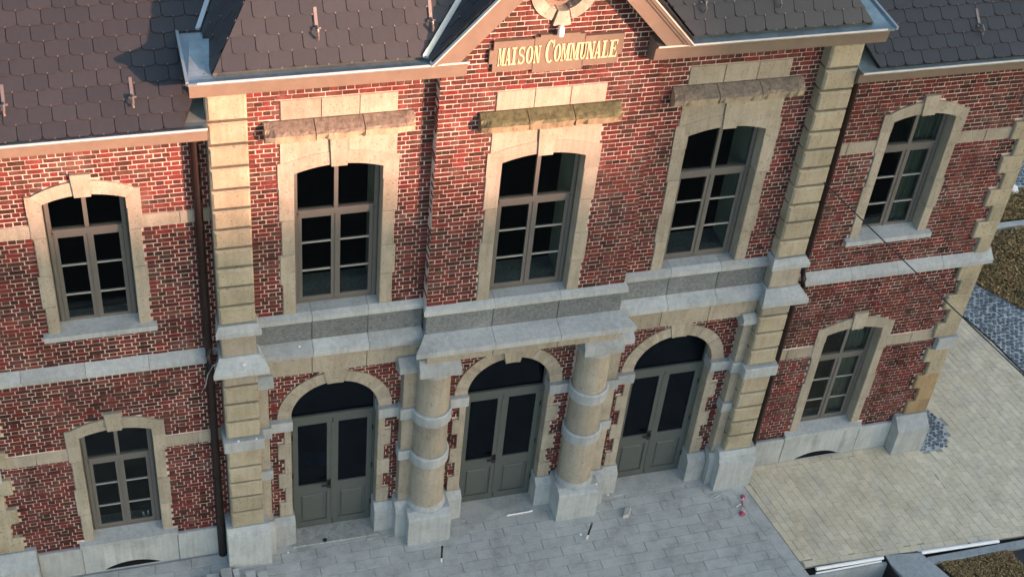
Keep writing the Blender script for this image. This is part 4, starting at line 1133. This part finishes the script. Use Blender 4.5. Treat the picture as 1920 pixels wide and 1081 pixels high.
# granite setts: patch by the corner and the curved band
def setts(name, parentmesh_pts, test, x0, x1, y0, y1, sz, label_parent):
    B = MB(); y = y0; r_ = 0
    while y < y1:
        x = x0+(sz/2 if r_ % 2 else 0)
        while x < x1:
            cx, cy = x+random.uniform(-.2, .2)*sz, y+random.uniform(-.16, .16)*sz
            if test(cx, cy):
                a_ = sz*.455*random.uniform(.75, 1.15); b_ = sz*.43*random.uniform(.7, 1.15); h = .012+random.uniform(-.004, .005); n = 7; ph = random.random()
                base_ = [(cx+a_*math.cos(2*math.pi*(k+ph)/n)*1.08, cy+b_*math.sin(2*math.pi*(k+ph)/n)*1.08, -.02) for k in range(n)]
                top = [(cx+a_*.85*math.cos(2*math.pi*(k+ph)/n), cy+b_*.85*math.sin(2*math.pi*(k+ph)/n), h) for k in range(n)]
                n0 = len(B.v); B.v += top+base_; B.f += [tuple(n0+k for k in range(n))]+[(n0+(k+1) % n, n0+k, n0+n+k, n0+n+(k+1) % n) for k in range(n)]
            x += sz
        y += sz*.86; r_ += 1
    return ob(name, B.mesh(name, 'sett'), label_parent, kind='stuff')
CP = [(8.11, -.22), (8.70, -.22), (8.92, .28), (8.80, .82), (8.11, .82)]
me = MB(); me.v = [(x, y, z) for z in (-.003, -.05) for x, y in CP]; me.f = [(0, 1, 2, 3, 4), (9, 8, 7, 6, 5)]; PT = structure('corner_sett_patch', me, 'sett_joint')
setts('granite_sett', None, lambda x, y: in_cp(x, y, -.03), 8.14, 8.9, -.19, .78, .085, PT)
# curved band outside the terrace
outer = [(11.3, -1.7), (12.35, 0), (12.6, 1.5), (12.20, 2.95), (11.98, 3.42), (11.62, 3.85), (11.0, 4.9), (10.2, 6.2)]
me = MB(); pin = edge; pout = outer
k_ = min(len(pin), len(pout)); nn_ = len(me.v)
for k in range(k_-1):
    i0 = len(me.v); me.v += [(p[0], p[1], z) for z in (-.004, -.06) for p in (pin[k], pout[k], pout[k+1], pin[k+1])]
    me.f += [(i0, i0+1, i0+2, i0+3), (i0+7, i0+6, i0+5, i0+4)]
PB = structure('curved_sett_path', me, 'sett_joint')
def in_band(x, y):
    for k in range(k_-1):
        q = [pin[k], pout[k], pout[k+1], pin[k+1]]; s_ = []
        for i in range(4):
            a_, b_ = q[i], q[(i+1) % 4]; s_.append((b_[0]-a_[0])*(y-a_[1])-(b_[1]-a_[1])*(x-a_[0]))
        if all(v >= 0 for v in s_) or all(v <= 0 for v in s_): return True
    return False
setts('granite_sett', None, in_band, 10.2, 12.8, -1.8, 6.3, .105, PB)
# metal edging between terrace and setts
mb = MB(); mb.tube([(x, y, .008) for x, y in edge], .014, 6); e_ = structure('terrace_edging', mb, 'iron')

# planted beds ----------------------------------------------------
def bed(name, label, pts, zc, dens, hgt, seed, size=.04):
    rr = random.Random(seed)
    x0, x1 = min(p[0] for p in pts), max(p[0] for p in pts); y0, y1 = min(p[1] for p in pts), max(p[1] for p in pts)
    def ins(x, y):
        c = False; n = len(pts)
        for i in range(n):
            (a_, b_), (c2, d2) = pts[i], pts[(i+1) % n]
            if (b_ > y) != (d2 > y) and x < (c2-a_)*(y-b_)/(d2-b_)+a_: c = not c
        return c
    soil = MB(); soil.v = [(x, y, zc) for x, y in pts]+[(x, y, zc-.3) for x, y in pts]; n = len(pts); soil.f = [tuple(range(n))]+[((k+1) % n, k, n+k, n+(k+1) % n) for k in range(n)]
    so = structure(name+'_soil', soil, 'soil')
    B = MB(); cnt = int((x1-x0)*(y1-y0)*dens*1.5)
    for _ in range(cnt):
        x, y = rr.uniform(x0, x1), rr.uniform(y0, y1)
        if not ins(x, y): continue
        hh = hgt*(.4+.6*math.sin(x*5.1+seed)*math.sin(y*4.3)*.5+.3)
        c = Vector((x, y, zc+rr.uniform(0, max(hh, .02)))); a_ = Vector((rr.uniform(-1, 1), rr.uniform(-1, 1), rr.uniform(-.5, .5))).normalized(); u_ = a_.cross(Vector((rr.uniform(-1, 1), rr.uniform(-1, 1), 1))).normalized()
        s1, s2 = size*rr.uniform(.6, 1.2), size*rr.uniform(.3, .6)
        n0 = len(B.v); B.v += [tuple(c+a_*s1), tuple(c+u_*s2), tuple(c-a_*s1), tuple(c-u_*s2)]; B.f.append((n0, n0+1, n0+2, n0+3))
    o = ob(name, B.mesh(name, 'mulch')); o['kind'] = 'stuff'; o['label'] = label; o['category'] = 'ground cover'
    return o
bed('bark_mulch', 'brown wood chips filling the small bed beyond the white pipe', [(7.20, -2.64), (8.60, -2.66), (8.9, -4.2), (7.9, -4.4)], -.05, 5200, .10, 3, .022)
bed('ground_cover', 'low dry brown ground cover in the bed past the curved setts', [(11.62, 3.88), (12.2, 2.98), (12.62, 1.5), (16, 1.5), (16.5, 5.3), (13.0, 5.42), (12.2, 5.2), (11.0, 5.0)], -.03, 2200, .16, 5, .04)
bed('ground_cover', 'strip of dry brown ground cover behind the pale garden kerb', [(12.9, 5.75), (17, 5.75), (17, 6.6), (13.6, 6.75)], -.03, 2600, .2, 8, .04)
mb = MB()
for x0, x1 in ((12.75, 13.75), (13.77, 14.8)): pass
single('garden_kerb', MB().cbox(12.75, 14.9, 5.48, 5.62, -.06, .10, .01), 'slab', 'pale stone kerb dividing the two brown planting beds', 'kerb', (13.8, 5.55, 0))
me = MB().box(13.9, 18, 6.85, 10, -.06, -.003); PF = structure('far_sett_paving', me, 'sett_joint')
setts('granite_sett', None, lambda x, y: True, 13.95, 17, 6.95, 9.5, .11, PF)
mb = MB(); mb.tube([(14.0, 6.75, .03), (14.25, 7.3, .03), (14.6, 8.4, .03)], .03, 8); single('pale_pipe', mb, 'white_plastic', 'thin white pipe lying along the far setts by the wing corner', 'pipe', (14.2, 7.3, 0))
mb = MB(); n = 9
mb.lathe(14.08, 6.72, [(.02, -.01), (.13, 0), (.15, .06), (.10, .13), (.03, .16)], 9); mb.v = [(x+random.uniform(-.03, .03), y+random.uniform(-.03, .03), z+random.uniform(-.01, .02)) for x, y, z in mb.v]
single('plastic_bag', mb, 'white_plastic', 'crumpled white plastic bag lying at the end of the thin pale pipe', 'bag', (14.08, 6.72, 0))

# pit, retaining walls and pipes at the lower right ---------------
PIT = ob('light_well', None, None, kind='structure')
def sp(mb, mat, nm): part(nm, mb, mat, PIT)
sp(MB().box(4.86, 6.325, -2.44, -2.385, -1.2, -.05), 'concrete', 'well_wall')
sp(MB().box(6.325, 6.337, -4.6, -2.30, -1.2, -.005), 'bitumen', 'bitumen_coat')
sp(MB().box(4.80, 4.86, -4.6, -2.44, -1.2, -.07), 'concrete', 'well_wall')
sp(MB().box(4.80, 6.34, -4.66, -4.6, -1.2, -.07), 'concrete', 'well_wall')
sp(MB().box(4.80, 6.34, -4.6, -2.48, -1.26, -1.2), 'concrete', 'well_floor')
cw = MB(); cw.v = []
P = [(6.34, -2.30), (6.98, -2.38), (7.9, -4.5), (7.0, -4.6), (6.343, -2.50)]
cw.v = [(x, y, .015) for x, y in P]+[(x, y, -1.2) for x, y in P]; cw.f = [(0, 4, 3, 2, 1), (5, 6, 7, 8, 9)]+[((k+1) % 5, k, 5+k, 5+(k+1) % 5) for k in range(5)]
single('retaining_wall', cw, 'concrete', 'grey concrete wall top between the open light well and the mulch bed', 'wall', (6.9, -3.2, 0))
sp(MB().box(4.80, 6.325, -2.385, -2.20, -.12, -.09), 'bitumen', 'drain_channel')
sp(MB().box(6.99, 9.9, -2.49, -2.25, -.12, -.06), 'bitumen', 'drain_channel')
single('concrete_kerb', MB().cbox(7.05, 9.7, -2.63, -2.49, -.1, .01, .008), 'concrete', 'low grey concrete kerb behind the longer white pipe', 'kerb', (8.3, -2.56, 0))
me = MB().box(8.95, 9.9, -4.4, -2.64, -.05, -.003); PQ = structure('lower_sett_patch', me, 'sett_joint'); setts('granite_sett', None, lambda x, y: True, 8.98, 9.88, -4.3, -2.66, .10, PQ)
for nm, x0, x1, lab in (('drain_pipe', 5.02, 6.28, 'shorter white plastic pipe lying over the light well'), ('drain_pipe', 7.00, 8.50, 'longer white plastic pipe with red tape beside the mulch bed')):
    yA, yB = (-2.315, -2.335) if x0 < 6 else (-2.375, -2.425)
    T_ = thing(nm, lab, 'pipe', ((x0+x1)/2, yA, 0))
    part('tube', MB().tube([(x0, yA, .0), (x1, yB, .0)], .034, 14), 'white_plastic', T_, smooth=True)
    part('tube', MB().tube([(x0-.03, yA+(-.07 if x0 < 6 else .055), -.02), (x1-.05, yB+(-.05 if x0 < 6 else .055), -.02)], .016, 10), 'white_plastic', T_, smooth=True)
    if x0 > 6: part('red_tape', MB().tube([(7.93, yB+.065, -.01), (7.98, yB+.06, -.01)], .022, 10), 'red_plastic', T_)

# ------------------------------------------------------------------ small things on the forecourt
def garden_stake(x, y, lean, lab):
    T_ = thing('marker_stake', lab, 'stake', (x, y, 0), 'short black and white stakes on the forecourt')
    top = (x+lean, y+.02, .34)
    part('foot', MB().lathe(x, y, [(.028, 0), (.028, .006), (.014, .012)], 14), 'concrete_pale', T_)
    for k, (a_, b_) in enumerate(((.01, .10), (.10, .15), (.15, .22), (.22, .34))):
        p = lambda q: (x+lean*q/.34, y+.02*q/.34, q)
        part('shaft', MB().tube([p(a_), p(b_)], .015 if k % 2 == 0 else .017, 8), 'iron' if k % 2 else 'white_plastic' if k == 0 else 'iron', T_)
    part('head', MB().lathe(top[0], top[1], [(.008, .34), (.024, .352), (.018, .378), (.004, .382)], 10), 'steel' if lean > .03 else 'iron', T_)
garden_stake(-1.18, -.87, .0, 'black and white marker stake in front of the left column base')
garden_stake(1.36, -.90, .05, 'black leaning marker stake in front of the right column base')
T_ = thing('level_bar', 'white plastic bar lying on the slabs before the middle door', 'bar', (.35, -.145, 0))
part('bar', MB().tube([(.14, -.15, .014), (.57, -.14, .014)], .013, 8), 'white_plastic', T_); part('end_cap', MB().tube([(.55, -.14, .016), (.61, -.137, .016)], .02, 8), 'white_plastic', T_); part('end_cap', MB().tube([(.17, -.15, .016), (.20, -.15, .016)], .019, 8), 'white_plastic', T_)
mb = MB(); mb.v = [(2.11, -.60, 0), (2.22, -.60, 0), (2.33, -.42, 0), (2.22, -.40, 0), (2.13, -.59, .07), (2.21, -.595, .075), (2.31, -.44, .06), (2.22, -.42, .055)]
mb.f = [(0, 3, 2, 1), (4, 5, 6, 7), (0, 1, 5, 4), (1, 2, 6, 5), (2, 3, 7, 6), (3, 0, 4, 7)]
single('loose_stone', mb, 'concrete_pale', 'single pale stone block lying loose on the slabs near the right door', 'stone', (2.2, -.5, 0))
T_ = thing('barrier_chain', 'heap of red and white plastic barrier chain beside the right pier', 'chain', (4.25, -.8, 0))
pts = [(3.92, -.42), (3.80, -.47), (3.88, -.50), (4.02, -.44), (4.10, -.50), (4.12, -.62), (4.10, -.72), (4.17, -.78), (4.28, -.72), (4.36, -.62), (4.40, -.58), (4.33, -.66), (4.28, -.80), (4.22, -.90), (4.16, -.93), (4.20, -.98), (4.28, -.93), (4.25, -.88)]
for k in range(len(pts)-1):
    (a_, b_), (c, d_) = pts[k], pts[k+1]
    part('link', MB().tube([(a_, b_, .012+.01*(k % 2)), ((a_+c)/2+.01, (b_+d_)/2, .02), (c, d_, .012+.01*((k+1) % 2))], .007, 6), ('pink_plastic', 'white_plastic', 'red_plastic')[k % 3] if k > 6 else 'concrete_pale', T_)
part('post_base', MB().lathe(4.22, -.93, [(.055, 0), (.055, .02), (.025, .035), (.015, .06)], 14), 'red_plastic', T_)
part('post_cap', MB().lathe(4.38, -.58, [(.04, .0), (.04, .03), (.02, .05)], 12), 'red_plastic', T_)
single('pebble', MB().lathe(-2.98, -.06, [(.01, .012), (.035, .02), (.03, .045), (.01, .05)], 7), 'iron', 'small black lump lying on the sill before the left door', 'lump', (-2.98, -.06, 0))
for k, (x, y, sz) in enumerate(((1.28, -.80, .024), (-3.62, -.18, .014))):
    single('plaster_crumb', MB().lathe(x, y, [(.01, 0), (sz, .005), (sz*.8, .02), (.01, .026)], 7), 'white_plastic', ('white crumb beside the leaning stake', 'white crumb by the foot of the left corner pier')[k], 'crumb', (x, y, 0))
rl = random.Random(11)
mb = MB()
for q in range(150):
    x, y = rl.uniform(-4.4, 4.3), rl.uniform(-2.6, -.12); r_ = rl.uniform(.004, .011)
    if abs(abs(x)-1.3) < .45 and y > -.5: continue
    n0 = len(mb.v); h_ = .006
    mb.v += [(x+r_*math.cos(k*1.2566+q), y+r_*math.sin(k*1.2566+q)*rl.uniform(.6, 1), h_) for k in range(5)]+[(x, y, h_+r_*.7)]
    mb.f += [(n0+k, n0+(k+1) % 5, n0+5) for k in range(5)]
o = ob('grit', mb.mesh('grit', 'concrete_pale')); o['kind'] = 'stuff'; o['label'] = 'fine pale grit scattered over the grey forecourt slabs'; o['category'] = 'grit'
# loose edging stones left of the pier
for k, (x, w_, h, y) in enumerate(((-5.20, .20, .05, -.42), (-4.97, .20, .07, -.40), (-4.74, .17, .13, -.38), (-4.55, .10, .12, -.42), (-4.36, .16, .10, -.50), (-4.17, .16, .07, -.52))):
    single('edging_stone', MB().cbox(x, x+w_, y-.22, y, 0, h, .01, .003), 'slab', ('first flat grey edging block by the left wing plinth', 'second grey edging block left of the downpipe foot', 'grey edging block right under the downpipe foot', 'narrow edging block between the downpipe and the left pier base', 'edging block before the left corner pier base', 'last edging block before the left corner pier base')[k], 'block', (x+w_/2, y-.1, 0), 'grey edging blocks by the downpipe')
# overhead cable crossing in front of the right wing
A, B_ = Vector((3.75, .05, 7.15)), Vector((13.5, -1.1, -1.2))
a_, b_ = Vector((4.47, -.25, 6.55)), None
def ray(u, v, t_): 
    d = _d+_r2*((u-960)/FPX)+_u2*((540-v)/FPX); return CAM+d*t_
p1 = ray(1530, 340, 20.2)
p1 = Vector((4.44, -.235, 6.74)); 
d2 = _d+_r2*((1920-960)/FPX)+_u2*((540-690)/FPX); p2 = CAM+d2*((5.6-CAM.z)/d2.z)
ext = p2+(p2-p1)*1.2
pp = [p1+(ext-p1)*(k/16)-Vector((0, 0, .10*math.sin(math.pi*k/16))) for k in range(17)]
single('overhead_cable', MB().tube(pp, .0095, 6), 'cable', 'thin black cable running from the right pier out over the terrace', 'cable', tuple(p1))
pp = [Vector((-4.73, -.16, 4.86))+Vector((-.06*k-.02*math.sin(k), -.02, -.11*k)) for k in range(8)]
mb = MB(); mb.tube([(-4.47, -.24, 4.66), (-4.62, -.18, 4.52), (-4.70, -.13, 4.30), (-4.74, -.09, 4.05), (-4.80, -.03, 3.85)], .008, 6)
part('lightning_cable', mb, 'zinc_new', HALL)
# things seen through the panes
for k, (x, z) in enumerate(((-3.12, 1.18), (-2.86, 1.12))):
    single('paper_lampshade', MB().lathe(x, .75, [(.01, z-.12), (.08, z-.09), (.12, z), (.08, z+.09), (.01, z+.12)], 20), 'plaster', ('left pale round shade seen through the left door glass', 'right pale round shade seen through the left door glass')[k], 'lampshade', (x, .75, z), 'pale round shades behind the left door', smooth=True)
for k, x in enumerate((-5.83, -5.75)):
    single('figurine', MB().lathe(x, .42, [(.025, .762), (.03, .79), (.012, .83), (.02, .85), (.006, .875+.02*k)], 12), 'white_plastic', ('smaller white figurine on the sill inside the lower left window', 'taller white figurine on the sill inside the lower left window')[k], 'figurine', (x, .42, .76), 'white figurines inside the lower left window', smooth=True)

# ------------------------------------------------------------------ unseen houses, added and sized to keep the low sun off the lower walls
def house(label, x0, x1, y0, y1, eave, ridge):
    H = thing('shading_house', label, 'house', ((x0+x1)/2, (y0+y1)/2, 0), 'unseen houses added to shade the town hall')
    part('wall', MB().box(x0, x1, y0, y1, -.06, eave), 'render_wall', H)
    mb = MB(); ym = (y0+y1)/2; mb.profile([(y0-.4, eave), (ym, ridge), (y1+.4, eave), (y1+.4, eave-.15), (y0-.4, eave-.15)], x0-.01, x1+.01); part('roof', mb, 'tile_roof', H)
    k = 0; z = 1.2
    while z+1.8 < eave:
        x = x0+1.4
        while x+1.2 < x1:
            W_ = part('window', MB().box(x, x+1.1, y1-.02, y1+.04, z, z+1.7), 'bar_paint', H); part('pane', MB().box(x+.08, x+1.02, y1+.041, y1+.05, z+.08, z+1.62), 'iron', W_); x += 2.6
        z += 3.1
D = 90.; sx, sy = math.sin(R(SUN_AZ))*D, -math.cos(R(SUN_AZ))*D
tz = D*math.tan(R(SUN_EL))
house('unseen house added across the square, sized to shade the lower walls', 14+0, sx+5.2, sy-5, sy+5, tz+7.2-3.0, tz+7.2)
house('unseen taller block added across the square, placed to shade the right wing', sx+5.2, sx+30, sy-5, sy+5, tz+11.5, tz+15)
